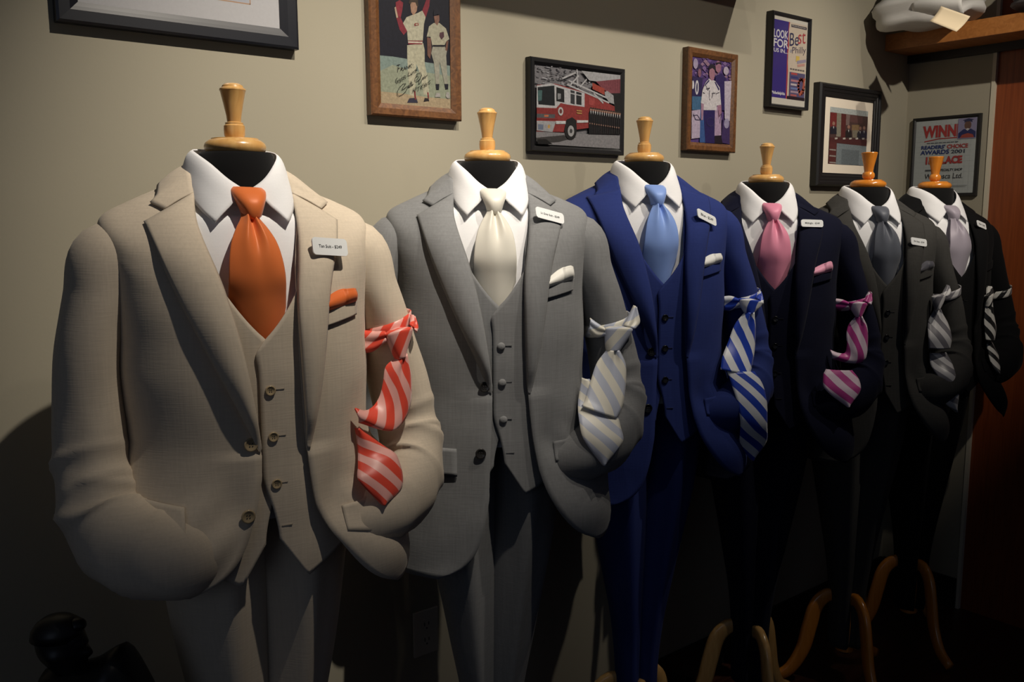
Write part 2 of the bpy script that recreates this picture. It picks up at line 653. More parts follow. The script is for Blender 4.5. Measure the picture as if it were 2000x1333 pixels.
def build_suit(i, spec):
    F = Form()
    F.P = at(*CAP[i], D[i])
    face = math.radians(FACE[i])
    F.rz = face + math.pi / 2
    F.M = Matrix.Translation(F.P) @ Matrix.Rotation(F.rz, 4, 'Z')
    F.Mi = F.M.inverted()
    c = spec
    cm = cloth(c['cloth'], c['col'], c.get('var', 0.08), sheen=0.10 if i < 2 else 0.02, spec=0.12 if i < 2 else 0.06)
    hemL, hemR, hemB = c['hems']
    # ---- guides
    gt = []
    for k in range(60):
        z = -0.68 + 0.63 * k / 59
        a, b = interp(T_TAB, z)
        gt.append([V((a * 1.02 * sp(math.cos(2 * math.pi * j / 72), 2 / 2.3), b * sp(math.sin(2 * math.pi * j / 72), 2 / 2.3), z)) for j in range(72)])
    bt = bvh_of(gt, True)

    def pocket_push(p, n):
        """the hands of the sleeves fill the side pockets and pull folds into the fronts"""
        dsp = 0.0
        if p.y < 0.05 and p.z < -0.40:
            if c['left_in']:
                dsp += 0.030 * gauss(p.x + 0.125, 0.05) * gauss(p.z - (hemL + 0.06), 0.06)
                dsp -= 0.012 * gauss(p.x + 0.055, 0.03) * gauss(p.z - (hemL + 0.08), 0.08)
            dsp += 0.034 * gauss(p.x - 0.15, 0.05) * gauss(p.z - (hemR + 0.07), 0.07)
            dsp += 0.020 * gauss(p.x - 0.20, 0.05) * gauss(p.z - (hemR + 0.03), 0.06)
            dsp -= 0.010 * gauss(p.x - 0.10, 0.025) * gauss(p.z + 0.54, 0.05)
            d1 = (p.z + 0.55) + 0.9 * (p.x - 0.12)
            dsp += 0.003 * math.sin(d1 * 80) * gauss(p.x - 0.14, 0.05) * gauss(p.z + 0.56, 0.05)
            if c['left_in']:
                d2 = (p.z + 0.55) - 0.9 * (p.x + 0.12)
                dsp += 0.005 * math.sin(d2 * 80) * gauss(p.x + 0.10, 0.05) * gauss(p.z + 0.58, 0.06)
        dsp += 0.0035 * nz(p + V((i * 7.0, 0, 0)), 7) * sstep(-0.16, -0.3, p.z)
        dsp += 0.0012 * nz(p + V((i * 3.0, 1, 0)), 18)
        return dsp

    gj = []
    KR = 78
    for r in range(KR):
        k = 12.0 * r / (KR - 1)
        row = []
        for j in range(110):
            th = 2 * math.pi * j / 110
            p = jacket_point(k, th, hemL, hemR, hemB, c['left_in'])
            o = V((p.x * 0.7, p.y * 1.3, 0)).normalized()
            row.append(p + o * pocket_push(p, o))
        gj.append(row)
    bj = bvh_of(gj, True)

    def surf(b, x, z, dflt=-0.1):
        h = b.ray_cast(V((x, -1, z)), V((0, 1, 0)))
        return h[0].y if h[0] else dflt

    def sj(x, z):
        return surf(bj, x, z, -0.06)

    def stt(x, z):
        return surf(bt, x, z, -0.03)

    t_form = mannequin(F, i, c)
    shirt(F, c)

    # ---- jacket
    tj = thing('suit_jacket', c['jacket_label'], 'jacket', F.M, -0.75, 'suit jackets in the row')

    def xe(side, z):
        h = z - (hemL if side < 0 else hemR)
        if side < 0:
            base = interp(XEL, z)[0] if z > -0.43 else 0.014 + 0.05 * min(0.2, (-0.43 - z))
            return -(base + interp(CUTL, h)[0])
        base = interp(XER, z)[0]
        return base + interp(CUTR, h)[0]

    rows = []
    NB = 120
    for r in range(100):
        k = 12.0 * r / 99
        zs, a, zf, bf, zb, bb = interp(J_TAB, k)
        # front z of this row (with the hem scaling) gives the edge position
        zL = jacket_point(k, -math.pi / 2 - 0.3, hemL, hemR, hemB, c['left_in']).z
        zR = jacket_point(k, -math.pi / 2 + 0.3, hemL, hemR, hemB, c['left_in']).z
        xl, xr = xe(-1, zL), xe(1, zR)
        cl = -min(1.0, (min(abs(xl), a) / a)) ** (PEXP / 2)
        cr = min(1.0, (min(abs(xr), a) / a)) ** (PEXP / 2)
        th0 = -math.acos(max(-1, cl))
        th1 = -2 * math.pi - math.acos(min(1, cr))
        row = []
        for j in range(NB):
            th = th0 + (th1 - th0) * j / (NB - 1)
            p = jacket_point(k, th, hemL, hemR, hemB, c['left_in'])
            o = V((p.x * 0.7, p.y * 1.3, 0)).normalized()
            p = p + o * pocket_push(p, o)
            # front edges roll slightly outwards below the lapels
            e = min(j, NB - 1 - j) / NB
            if p.z < -0.45:
                p.y -= 0.006 * gauss(e, 0.04)
            row.append(p)
        rows.append(row)
    lining = mat(c['cloth'] + '_lining', c['lining'], 0.5)
    ob = grid('jacket_body', rows, cm, tj, solid=0.003, off=-1, flip=False)
    ob.data.materials.append(lining)
    ob.modifiers['solid'].material_offset = 1
    ob.modifiers['solid'].material_offset_rim = 0

    # ---- lapels
    peak = c.get('peak', False)
    for sgn in (-1, 1):
        if sgn < 0:
            inn = [(-0.015, 0, -0.440), (-0.034, 0, -0.307), (-0.054, 0, -0.207), (-0.077, 0, -0.115), (-0.074, 0, -0.064)]
            out = [(-0.017, 0, -0.446), (-0.038, 0, -0.397), (-0.084, 0, -0.294), (-0.127, 0, -0.182), (-0.147, 0, -0.106)]
        else:
            inn = [(0.055, 0, -0.450), (0.049, 0, -0.300), (0.050, 0, -0.220), (0.068, 0, -0.120), (0.074, 0, -0.064)]
            out = [(0.058, 0, -0.452), (0.072, 0, -0.397), (0.088, 0, -0.300), (0.106, 0, -0.200), (0.140, 0, -0.106)]
        if peak:
            out[-1] = (0.150 * sgn, 0, -0.082)
        A, B = curve(inn, 60), curve(out, 60)
        rows = []
        for q in range(60):
            row = []
            v_ = q / 59
            roll_ = 0.010 * sstep(0, 0.15, v_) * (1 - 0.7 * sstep(0.7, 1, v_))
            for w in range(15):
                u = w / 14
                x, z = A[q].x + (B[q].x - A[q].x) * u, A[q].z + (B[q].z - A[q].z) * u
                y = sj(x, z)
                lift = 0.004 + roll_ * (1 - u) ** 0.5 * (1 if u > 0.05 else 0.6) + 0.007 * math.sin(math.pi * u) * sstep(0, 0.2, v_) + 0.006 * u * sstep(0.05, 0.4, v_) * (1 - sstep(0.85, 1, v_))
                row.append(V((x, y - lift, z)))
            rows.append(row)
        grid('lapel', rows, cm, tj, solid=0.003, off=0, flip=(sgn > 0))
    # ---- collar
    oz = 0.022 if peak else 0.0
    stA = [(-0.074, None, -0.064), (-0.073, None, -0.054), (-0.073, -0.022, -0.036), (-0.068, 0.022, -0.020), (-0.045, 0.056, -0.010), (0.0, 0.069, -0.006)]
    stB = [(-0.117, None, -0.088), (-0.134, None, -0.078), (-0.126, -0.030, None), (-0.108, 0.040, None), (-0.065, 0.088, None), (0.0, 0.100, None)]
    I3, O3 = [], []
    for a, b in zip(stA, stB):
        ya = a[1] if a[1] is not None else sj(a[0], a[2]) - 0.005
        I3.append(V((a[0], ya, a[2])))
        if b[2] is not None:
            O3.append(V((b[0], sj(b[0], b[2]) - 0.005, b[2])))
        else:
            h = bj.ray_cast(V((b[0], b[1], 0.5)), V((0, 0, -1)))
            O3.append(V((b[0], b[1], (h[0].z if h[0] else -0.06) + 0.006)))
    side_A, side_B = [], []
    for q in range(8):
        side_A.append(I3[0].lerp(I3[1], q / 8))
        side_B.append(O3[0].lerp(O3[1], q / 8))
    side_A += curve(I3[1:], 40)
    cB = curve(O3[1:], 40)
    side_B += cB
    A = side_A + [V((-p.x, p.y, p.z)) for p in side_A[-2::-1]]
    B = side_B + [V((-p.x, p.y, p.z)) for p in side_B[-2::-1]]
    rows = []
    for q in range(len(A)):
        row = []
        e_ = min(q, len(A) - 1 - q)
        bul = 0.0012 + 0.005 * sstep(6, 40, e_)
        for w in range(9):
            u = w / 8
            p = A[q].lerp(B[q], u)
            o = V((p.x, p.y, 0)).normalized()
            if e_ < 14:
                yy = sj(p.x, p.z)
                p = V((p.x, min(p.y, yy - 0.004), p.z))
            p = p + (o * 0.5 + V((0, 0, 1))) * (bul * math.sin(math.pi * u)) + V((0, -0.002, 0))
            row.append(p)
        rows.append(row)
    grid('jacket_collar', rows, cm, tj, solid=0.003, off=0)

    # ---- sleeves
    def fold_fn(side, bent):
        def f(s, th, cpt):
            w = 0.0
            rdg = lambda x: (1 - abs(math.sin(x))) ** 1.6
            if bent:
                fr_ = 0.5 + 0.5 * math.cos(th - (2.2 if side > 0 else 0.9))
                w += 0.010 * gauss(s - 0.585, 0.05) * (rdg(s * 34 + 0.9 * math.sin(th - 0.5)) - 0.3) * (0.25 + 0.75 * fr_)
                w += 0.013 * gauss(s - 0.70, 0.06) * (rdg(s * 30 + 1.4 * math.cos(th + 0.6) + 0.6) - 0.3) * (0.3 + 0.7 * fr_)
                w += 0.004 * gauss(s - 0.84, 0.08) * (rdg(s * 38 + 2.2 * math.sin(th)) - 0.3)
            else:
                w += 0.0025 * gauss(s - 0.55, 0.2) * math.sin(s * 40 + 1.5 * math.cos(th))
            w += 0.0030 * nz(V((math.cos(th) * 1.2, math.sin(th) * 1.2, s * 5 + i * 3 + side)), 1.3) * sstep(0.12, 0.3, s)
            return w
        return f
    left_bent = [(-0.135, 0.005, -0.180, 0.050, 0.058), (-0.185, 0.005, -0.162, 0.0580, 0.070), (-0.208, 0.004, -0.218, 0.050, 0.073),
                 (-0.228, 0.0, -0.30, 0.048, 0.073), (-0.232, -0.004, -0.40, 0.053, 0.074), (-0.233, -0.024, -0.48, 0.056, 0.074),
                 (-0.222, -0.062, -0.545, 0.062, 0.074), (-0.185, -0.112, -0.575, 0.066, 0.066), (-0.135, -0.135, -0.590, 0.062, 0.056), (-0.10, -0.100, -0.605, 0.045, 0.04)]
    right_bent = [(0.135, 0.005, -0.180, 0.050, 0.058), (0.185, 0.005, -0.162, 0.0580, 0.070), (0.210, 0.004, -0.222, 0.050, 0.075),
                  (0.238, 0.0, -0.30, 0.047, 0.073), (0.262, -0.002, -0.39, 0.050, 0.074), (0.272, -0.018, -0.47, 0.053, 0.072),
                  (0.262, -0.058, -0.530, 0.055, 0.068), (0.220, -0.100, -0.565, 0.056, 0.062), (0.170, -0.118, -0.585, 0.052, 0.055), (0.13, -0.105, -0.60, 0.045, 0.045)]
    left_down = [(-0.135, 0.005, -0.180, 0.050, 0.058), (-0.185, 0.005, -0.162, 0.0580, 0.070), (-0.208, 0.006, -0.218, 0.050, 0.073),
                 (-0.234, 0.010, -0.30, 0.050, 0.074), (-0.238, 0.020, -0.42, 0.052, 0.070), (-0.238, 0.026, -0.52, 0.050, 0.064),
                 (-0.236, 0.020, -0.62, 0.046, 0.058), (-0.234, 0.006, -0.70, 0.044, 0.055), (-0.234, 0.002, -0.72, 0.044, 0.055)]
    if c['left_in']:
        tube('sleeve', left_bent, cm, tj, 40, 90, fold=fold_fn(-1, True))
    else:
        tube('sleeve', left_down, cm, tj, 32, 70, fold=fold_fn(-1, False))
    so, srows = tube('sleeve', right_bent, cm, tj, 40, 90, fold=fold_fn(1, True))
    bs = bvh_of(srows, True)

    def front_all(x, z):
        ys = [h[0].y for h in (bj.ray_cast(V((x, -1, z)), V((0, 1, 0))), bs.ray_cast(V((x, -1, z)), V((0, 1, 0)))) if h[0]]
        return min(ys) if ys else None

    # ---- patches stitched on the front
    def patch(name, quad, n, m_, par, base, lift, solid=0.0025, bulge=0.0):
        """quad of (x,z): bl, br, tr, tl"""
        bl, br, tr, tl = [V((q[0], 0, q[1])) for q in quad]
        rows = []
        for a in range(n):
            v_ = a / (n - 1)
            row = []
            for b in range(n):
                u = b / (n - 1)
                p = bl.lerp(br, u).lerp(tl.lerp(tr, u), v_)
                row.append(V((p.x, base(p.x, p.z) - lift - bulge * math.sin(math.pi * u) * math.sin(math.pi * v_), p.z)))
            rows.append(row)
        return grid(name, rows, m_, par, solid=solid, off=0)

    patch('breast_pocket_welt', [(0.094, -0.266), (0.153, -0.254), (0.156, -0.230), (0.096, -0.241)], 9, cm, tj, sj, 0.0035)
    # side pocket flaps
    for sgn, q in ((-1, [(-0.175, -0.548), (-0.132, -0.562), (-0.126, -0.514), (-0.175, -0.505)]), (1, [(0.110, -0.585), (0.150, -0.590), (0.150, -0.543), (0.108, -0.550)])):
        if sgn < 0 and not c['left_in']:
            q = [(-0.185, -0.600), (-0.085, -0.605), (-0.085, -0.552), (-0.185, -0.548)]
        bl, br, tr, tl = [V((a_[0], 0, a_[1])) for a_ in q]
        rows = []
        for a in range(8):
            v_ = a / 7
            rows.append([V((p.x, sj(p.x, p.z) - 0.004 - (0.014 if (sgn < 0 and c['left_in']) else 0.002) * (1 - v_) ** 1.5, p.z)) for p in [bl.lerp(br, b / 9).lerp(tl.lerp(tr, b / 9), v_) for b in range(10)]])
        grid('pocket_flap', rows, cm, tj, solid=0.003, off=0)

    # ---- buttons
    def button(x, z, r, m_, par, base, lift, holes=True):
        y = base(x, z) - lift
        prof = [(0.0005, 0.0), (r * 0.92, 0.0), (r, 0.001), (r * 0.98, 0.0026), (r * 0.84, 0.0032), (r * 0.70, 0.0022), (0.0005, 0.0018)] if holes else [(0.0005, 0.0), (r * 0.8, 0.0), (r, 0.0016), (r * 0.9, 0.0036), (r * 0.5, 0.0050), (0.0005, 0.0054)]
        rws = [[V((x + pr * math.cos(2 * math.pi * k / 22), y - h, z + pr * math.sin(2 * math.pi * k / 22))) for k in range(22)] for pr, h in prof]
        o = grid('button', rws, m_, par, closed=True)
        if holes:
            fv, ff = [], []
            for dx, dz in ((-1, -1), (1, -1), (1, 1), (-1, 1)):
                b_ = len(fv)
                for k in range(8):
                    fv.append(V((x + dx * r * 0.2 + r * 0.10 * math.cos(k * math.pi / 4), y - 0.0024, z + dz * r * 0.2 + r * 0.10 * math.sin(k * math.pi / 4))))
                ff.append(tuple(range(b_, b_ + 8)))
            h = link('thread_hole', fv, ff, M_INK, o, smooth=False)
            h.location = (0, 0, 0)
        return o

    bm = mat(c['btn'][0], c['btn'][1], 0.25, coat=0.4)
    button(-0.040, -0.538 if c['left_in'] else -0.560, 0.0105, bm, tj, sj, 0.008)
    button(-0.030, -0.432, 0.0105, bm, tj, sj, 0.004)

    # ---- vest
    tv = thing('suit_vest', c['vest_label'], 'vest', F.M, -0.65, 'suit vests')

    def sv(x, z):
        return stt(x, z) - 0.019

    for sgn in (-1, 1):
        rows = []
        zt = -0.135
        zn = -0.64
        for a in range(70):
            z0 = zn + (zt - zn) * a / 69
            if z0 < -0.318:
                xi = -0.012 - (0.003 * gauss(z0 + 0.33, 0.02)) if sgn > 0 else 0.012
                if z0 < -0.54:
                    xi += (0.020 if sgn > 0 else -0.024) * sstep(-0.54, -0.64, z0) * (z0 < -0.54)
            else:
                xi = (-0.012 if sgn > 0 else 0.012) + sgn * (0.105 + 0.012 * 0) * ((z0 + 0.318) / 0.19) ** 0.92 if z0 < -0.128 else sgn * 0.093
                if sgn < 0:
                    xi = 0.012 - 0.105 * max(0, ((z0 + 0.318) / 0.19)) ** 0.92 if z0 < -0.128 else -0.093
            row = []
            for b in range(26):
                u = b / 25
                x = xi + (sgn * (0.163 - 0.030 * sstep(-0.22, -0.135, z0)) - xi) * u
                ax = abs(x)
                zb = -0.572 - 0.080 * min(1, max(0, sgn * x) / 0.05) + 0.06 * max(0, sgn * x - 0.05) / 0.11
                z = zt + (z0 - zt) * (zb - zt) / (zn - zt)
                y = sv(x, z) - (0.004 if sgn > 0 else 0.0) - 0.0015 * nz(V((x, 0, z)) + V((i, 0, 0)), 14)
                row.append(V((x, y, z)))
            rows.append(row)
        grid('vest_front', rows, cm, tv, solid=0.003, off=0, flip=(sgn < 0))
    bz = (-0.355, -0.426, -0.499)
    vb = bm if not c.get('covered') else cm
    for n_, z in enumerate(bz):
        button(0.003 + 0.002 * n_, z, 0.0078, vb, tv, sv, 0.0055, holes=not c.get('covered'))
        v, f = boxv(0.010, 0.024, sv(0.016, z) - 0.0066, sv(0.016, z) - 0.003, z + 0.0005, z + 0.0018)
        link('buttonhole', v, f, mat(c['cloth'] + '_thread', tuple(x * 0.55 for x in c['col']), 0.9), tv, smooth=False)
    v, f = boxv(0.012, 0.028, sv(0.018, -0.565) - 0.0066, sv(0.018, -0.565) - 0.003, -0.566, -0.5645)
    link('buttonhole', v, f, mat(c['cloth'] + '_thread', (0, 0, 0)), tv, smooth=False)

    # ---- trousers
    zfl = F.P.z
    tt = thing('suit_trousers', c['trouser_label'], 'trousers', F.M, -zfl + 0.13, 'suit trousers')
    for sgn in (-1, 1):
        base = [(-0.50, 0.070, 0.096, 0.112), (-0.62, 0.064, 0.090, 0.110), (-0.80, 0.056, 0.074, 0.095), (-1.0, 0.040, 0.053, 0.072), (-1.2, 0.025, 0.034, 0.050), (-zfl + 0.13, 0.021, 0.029, 0.042)]
        base = sorted(base)
        rws = []
        for k in range(60):
            z = -0.50 + (-zfl + 0.13 + 0.50) * k / 59
            cx, ra, rb = interp(base, z)
            row = []
            for j in range(40):
                th = 2 * math.pi * j / 40
                ca, sa = math.cos(th), math.sin(th)
                crease = 0.14 * gauss(math.atan2(math.sin(th + math.pi / 2), math.cos(th + math.pi / 2)), 0.22) * sstep(-0.55, -0.7, z)
                w = 1 + crease + 0.05 * nz(V((ca * 1.5 + sgn * 5, sa * 1.5 + i * 4, z * 2.2)), 1.2) + 0.02 * math.sin(z * 30 + th * 2) * gauss(z + 1.25, 0.12)
                row.append(V((sgn * cx + ra * ca * w, 0.0 + rb * sa * w, z)))
            rws.append(row)
        grid('trouser_leg', rws, cm, tt, closed=True, caps=True)

    # ---- necktie
    tie_m = satin(c['tie'], c['tiecol'])
    tn = thing('necktie', c['tie_label'], 'necktie', F.M, -0.36, 'neckties on the shirts')
    rows = []
    KN = [(-0.1010, 0.0128, -0.1040), (-0.0990, 0.0142, -0.1085), (-0.090, 0.0168, -0.1110), (-0.078, 0.0212, -0.1080), (-0.067, 0.0252, -0.0990), (-0.060, 0.0262, -0.0900), (-0.0555, 0.0240, -0.0820)]
    for k in range(26):
        z = -0.101 + 0.0455 * k / 25
        w, y = interp(KN, z)
        row = []
        for j in range(32):
            th = 2 * math.pi * j / 32
            ca, sa = math.cos(th), math.sin(th)
            fy = -0.0 if sa > 0 else 0
            yy = y + 0.011 + 0.011 * sp(sa, 0.55) + 0.010 * abs(ca) ** 3
            row.append(V((w * sp(ca, 0.9), yy, z - 0.001 * ca * sstep(-0.085, -0.06, z) - 0.004 * (1 - abs(ca)) * (1 - sstep(-0.101, -0.09, z)))))
        rows.append(row)
    grid('knot', rows, tie_m, tn, closed=True, caps=True)
    BL = [(-0.40, 0.034, -0.112), (-0.345, 0.038, -0.117), (-0.315, 0.040, -0.121), (-0.28, 0.0415, -0.127), (-0.25, 0.0425, -0.1325), (-0.22, 0.0425, -0.138), (-0.19, 0.0415, -0.142), (-0.16, 0.0385, -0.139), (-0.135, 0.0325, -0.131), (-0.115, 0.0225, -0.120), (-0.103, 0.0145, -0.111), (-0.093, 0.0110, -0.103)]
    rows = []
    for k in range(76):
        z = -0.40 + 0.307 * k / 75
        w, y = interp(BL, z)
        dim = gauss(z + 0.105, 0.045)
        row = []
        for j in range(41):
            u = -1 + 2 * j / 40
            yy = y + (0.011 + 0.009 * sstep(-0.18, -0.24, z)) * abs(u) ** 2.0 + 0.010 * dim * gauss(u - 0.10, 0.22) - 0.0045 * dim * (gauss(u + 0.38, 0.22) + gauss(u - 0.58, 0.2)) + 0.003 * nz(V((u * 1.2 + i * 5, z * 14, 0)), 1.0) * sstep(-0.12, -0.18, z)
            row.append(V((w * u - 0.002 + 0.003 * math.sin(z * 12 + i), yy, z)))
        rows.append(row)
    grid('blade', rows, tie_m, tn, solid=0.003, off=-1)

    # ---- pocket square
    if c.get('sqcol'):
        sm = satin(c['sq'], c['sqcol'], 0.5)
        rows = []
        hgt = c.get('sqh', (0.010, 0.018, 0.022))
        for k in range(12):
            v_ = k / 11
            row = []
            for j in range(24):
                u = j / 23
                x = 0.097 + 0.056 * u
                top = interp([(0.0, hgt[0]), (0.5, hgt[1]), (0.85, hgt[2]), (1.0, hgt[2] * 0.75)], u)[0]
                zz = -0.246 + 0.011 * u + (0.012 + top) * v_
                puff = 0.010 * math.sin(math.pi * min(1, v_ * 1.05)) + 0.003 * math.sin(u * 7 + v_ * 2) * v_ + 0.004 * (1 if u > 0.62 else 0) * v_
                row.append(V((x, sj(x, -0.24) + 0.001 - puff, zz)))
            rows.append(row)
        ps = grid('pocket_square', rows, sm, None, solid=0.003)
        ps.matrix_world = F.M
        tag(ps, c['sq_label'], 'pocket square', 'pocket squares')

    # ---- price tag
    px, pz, pw, ph, tilt = c['tagpos']
    n_ = 0.004
    yl, yr = sj(px - pw / 2, pz) - 0.028, sj(px + pw / 2, pz) - 0.018
    ax = V((pw, yr - yl, -math.tan(math.radians(tilt)) * pw)).normalized()
    up_ = V((0, (sj(px, pz + ph / 2) - sj(px, pz - ph / 2)) * 0.45, ph)).normalized()
    nn = ax.cross(up_).normalized()       # towards viewer is -y
    if nn.y > 0:
        nn = -nn
    ctr = V((px, min(sj(px, pz) - 0.024, (yl + yr) / 2), pz))
    outl = []
    rr = 0.006
    for cx, cy, a0 in ((pw / 2 - rr, ph / 2 - rr, 0), (-pw / 2 + rr, ph / 2 - rr, 90), (-pw / 2 + rr, -ph / 2 + rr, 180), (pw / 2 - rr, -ph / 2 + rr, 270)):
        for q in range(6):
            an = math.radians(a0 + 18 * q)
            outl.append((cx + rr * math.cos(an), cy + rr * math.sin(an)))
    vv = [ctr + ax * p[0] + up_ * p[1] + nn * h for h in (0.0, 0.0022) for p in outl]
    m_ = len(outl)
    ff = [tuple(range(m_))[::-1], tuple(range(m_, 2 * m_))] + [(k, (k + 1) % m_, m_ + (k + 1) % m_, m_ + k) for k in range(m_)]
    tg = thing('price_tag', c['tag_label'], 'price tag', F.M, 0, 'price tags pinned on the lapels')
    link('tag_plate', vv, ff, M_WHITE, tg, smooth=False)
    tv_, tf_ = text_polys(c['tagtext'], 0.0088, 0.0001)
    tw_ = max(p.x for p in tv_) - min(p.x for p in tv_)
    k_ = min(1.0, 0.66 * pw / tw_)
    tv_ = [V((p.x * k_, p.y * k_, 0)) for p in tv_]
    link('lettering', [ctr + ax * p.x + up_ * p.y + nn * 0.0025 for p in tv_], tf_, M_INK, tg, smooth=False)
    vb_, fb_ = boxv(-0.018, 0.018, -0.005, 0.005, -0.012, -0.0004)
    link('magnet_bar', [ctr + ax * p.x + up_ * p.y + nn * p.z for p in vb_], fb_, M_DARK, tg, smooth=False)

    # ---- striped tie knotted round the sleeve
    st = c['stripe']
    smat = striped(st['name'], st['a'], st['b'], st.get('period', 0.024), st.get('angle', 38))
    ts = thing('striped_necktie', st['label'], 'necktie', F.M, -0.5, 'striped neckties knotted round the sleeves')

    def unproj(x, y, d):
        o_ = F.Mi @ CAM
        dd = (F.Mi.to_3x3() @ ray(x, y))
        tt_ = (-d - o_.y) / dd.y
        return o_ + dd * tt_

    def settle(x, y, d, lift):
        p = unproj(x, y, d)
        for _ in range(6):
            s_ = front_all(p.x, p.z)
            if s_ is None:
                break
            d = max(0.04, -s_ + lift)
            p = unproj(x, y, d)
        return d

    def ribbon(name, L, R, lift0, lift1, arch, n=40, prev_d=None):
        ds = []
        for q, (a, b) in enumerate(zip(L, R)):
            l_ = lift0 + (lift1 - lift0) * q / max(1, len(L) - 1)
            ds.append(max(settle(a[0], a[1], 0.09, l_), settle(b[0], b[1], 0.09, l_), settle((a[0] + b[0]) / 2, (a[1] + b[1]) / 2, 0.09, l_)))
        ds = [sum(ds[max(0, q - 1):q + 2]) / len(ds[max(0, q - 1):q + 2]) for q in range(len(ds))]
        A = curve([unproj(*p, d) for p, d in zip(L, ds)], n)
        B = curve([unproj(*p, d) for p, d in zip(R, ds)], n)
        rows = []
        for q in range(n):
            row = []
            for w in range(13):
                u = w / 12
                p = A[q].lerp(B[q], u)
                gth = (0.0045 * (math.cos(4 * math.pi * (u - 0.08)) - 0.3) * (1 - q / n) ** 2.2) if name == 'blade' else 0.0
                row.append(p + V((0, -arch * math.sin(math.pi * u) + gth, 0)))
            rows.append(row)
        return grid(name, rows, smat, ts, solid=0.003, off=0)

    for nm, key in (('blade_end', 'seg2'), ('blade', 'seg1')):
        if key in st:
            l0, l1 = st.get('lift_' + key, (0.007, 0.021) if key == 'seg1' else (0.006, 0.012))
            ribbon(nm, st[key][0], st[key][1], l0, l1, 0.008)
    # knot: puffy solid between its outline's left and right sides
    KL, KR_ = st['knot']
    dk = max(settle(*KL[0], 0.07, 0.012), settle(*KL[-1], 0.07, 0.012), settle(*KR_[-1], 0.07, 0.012))
    A = curve([unproj(*p, dk) for p in KL], 16)
    B = curve([unproj(*p, dk) for p in KR_], 16)
    rows = []
    for q in range(-3, 17):
        qq = min(15, max(0, q))
        mid = (A[qq] + B[qq]) / 2
        hw = (B[qq] - A[qq]) / 2
        k_ = (1.0, 0.92, 0.72, 0.35)[-q] if q <= 0 else (1.0 if q < 16 else 0.6)
        tk = 0.0125 * k_ * (1.0 - 0.25 * qq / 15)
        up2 = V((0, 0, (0.0, 0.0022, 0.004, 0.005)[-q])) if q <= 0 else (V((0, 0, 0)) if q < 16 else V((0, 0, -0.002)))
        rows.append([mid + up2 + hw * (k_ * math.cos(2 * math.pi * j / 24)) + V((0, -tk * sp(math.sin(2 * math.pi * j / 24), 0.8) + 0.0025 * math.cos(4 * math.pi * j / 24) * (qq / 15), -0.0015 * abs(math.cos(2 * math.pi * j / 24)))) for j in range(24)])
    grid('knot', rows, smat, ts, closed=True, caps=True)
    # loops pulled out of the knot on both sides
    for key in ('loopL', 'loopR'):
        if key not in st:
            continue
        A_, B_ = st[key]
        dks = [dk - 0.004 - 0.010 * q for q in range(len(A_))]
        A = curve([unproj(*p, max(0.02, d)) for p, d in zip(A_, dks)], 16)
        B = curve([unproj(*p, max(0.02, d)) for p, d in zip(B_, dks)], 16)
        rows = []
        for q in range(16):
            rows.append([A[q].lerp(B[q], w / 10) + V((0, -0.007 * math.sin(math.pi * w / 10) - 0.003 * math.sin(3 * math.pi * w / 10), 0)) for w in range(11)])
        grid('loop', rows, smat, ts, solid=0.003, off=0)
    # band round the back of the sleeve
    zc = (F.Mi @ (F.M @ A[0])).z
    zc = sum(p.z for p in rows[0]) / len(rows[0])
    best = min(srows, key=lambda r_: abs(sum(p.z for p in r_) / len(r_) - zc) if sum(p.z for p in r_) / len(r_) < -0.2 else 9)
    cc = sum(best, V()) / len(best)
    rows = []
    for h in (-0.012, -0.004, 0.004, 0.012):
        rows.append([cc + (p - cc) * 1.05 + V((0, 0, h)) for p in best])
    grid('band', rows, smat, ts, closed=True, solid=0.002)
    return F


ORANGE_L = dict(name='coral_stripe', a=srgb(234, 78, 56), b=srgb(242, 176, 166), period=0.03, angle=-50,
                label='coral and pale pink striped necktie knotted round the tan jacket sleeve',
                knot=([(752, 652), (756, 664), (766, 688), (772, 700)], [(806, 640), (803, 655), (796, 680), (792, 696)]),
                loopL=([(752, 648), (730, 648), (710, 646)], [(752, 668), (728, 686), (706, 690)]),
                loopR=([(800, 634), (802, 626), (803, 615)], [(812, 650), (815, 640), (808, 618)]),
                seg1=([(777, 697), (754, 716), (748, 748), (741, 775), (728, 795), (712, 803), (693, 798)], [(793, 690), (801, 725), (803, 757), (801, 790), (790, 820), (765, 842), (700, 825)]),
                seg2=([(694, 836), (697, 857), (699, 885), (699, 912), (700, 938), (745, 985)], [(700, 834), (722, 853), (752, 874), (775, 892), (785, 949), (750, 986)]))
IVORY_L = dict(name='ivory_stripe', a=srgb(232, 228, 214), b=srgb(190, 196, 212), period=0.034, angle=-48,
               label='ivory and pale silver striped necktie knotted round the light grey sleeve',
               knot=([(1180, 641), (1181, 655), (1182, 672), (1184, 684)], [(1236, 642), (1230, 655), (1217, 675), (1210, 685)]),
               loopL=([(1180, 641), (1166, 632), (1152, 622)], [(1182, 655), (1165, 659), (1150, 646)]),
               loopR=([(1219, 636), (1228, 617), (1238, 597)], [(1240, 643), (1249, 629), (1242, 600)]),
               seg1=([(1185, 684), (1166, 709), (1154, 744), (1143, 782), (1136, 793)], [(1209, 684), (1221, 712), (1221, 755), (1215, 793), (1204, 817)]),
               seg2=([(1137, 738), (1129, 785), (1131, 820), (1140, 859), (1177, 908)], [(1150, 741), (1200, 800), (1212, 836), (1216, 863), (1181, 908)]))
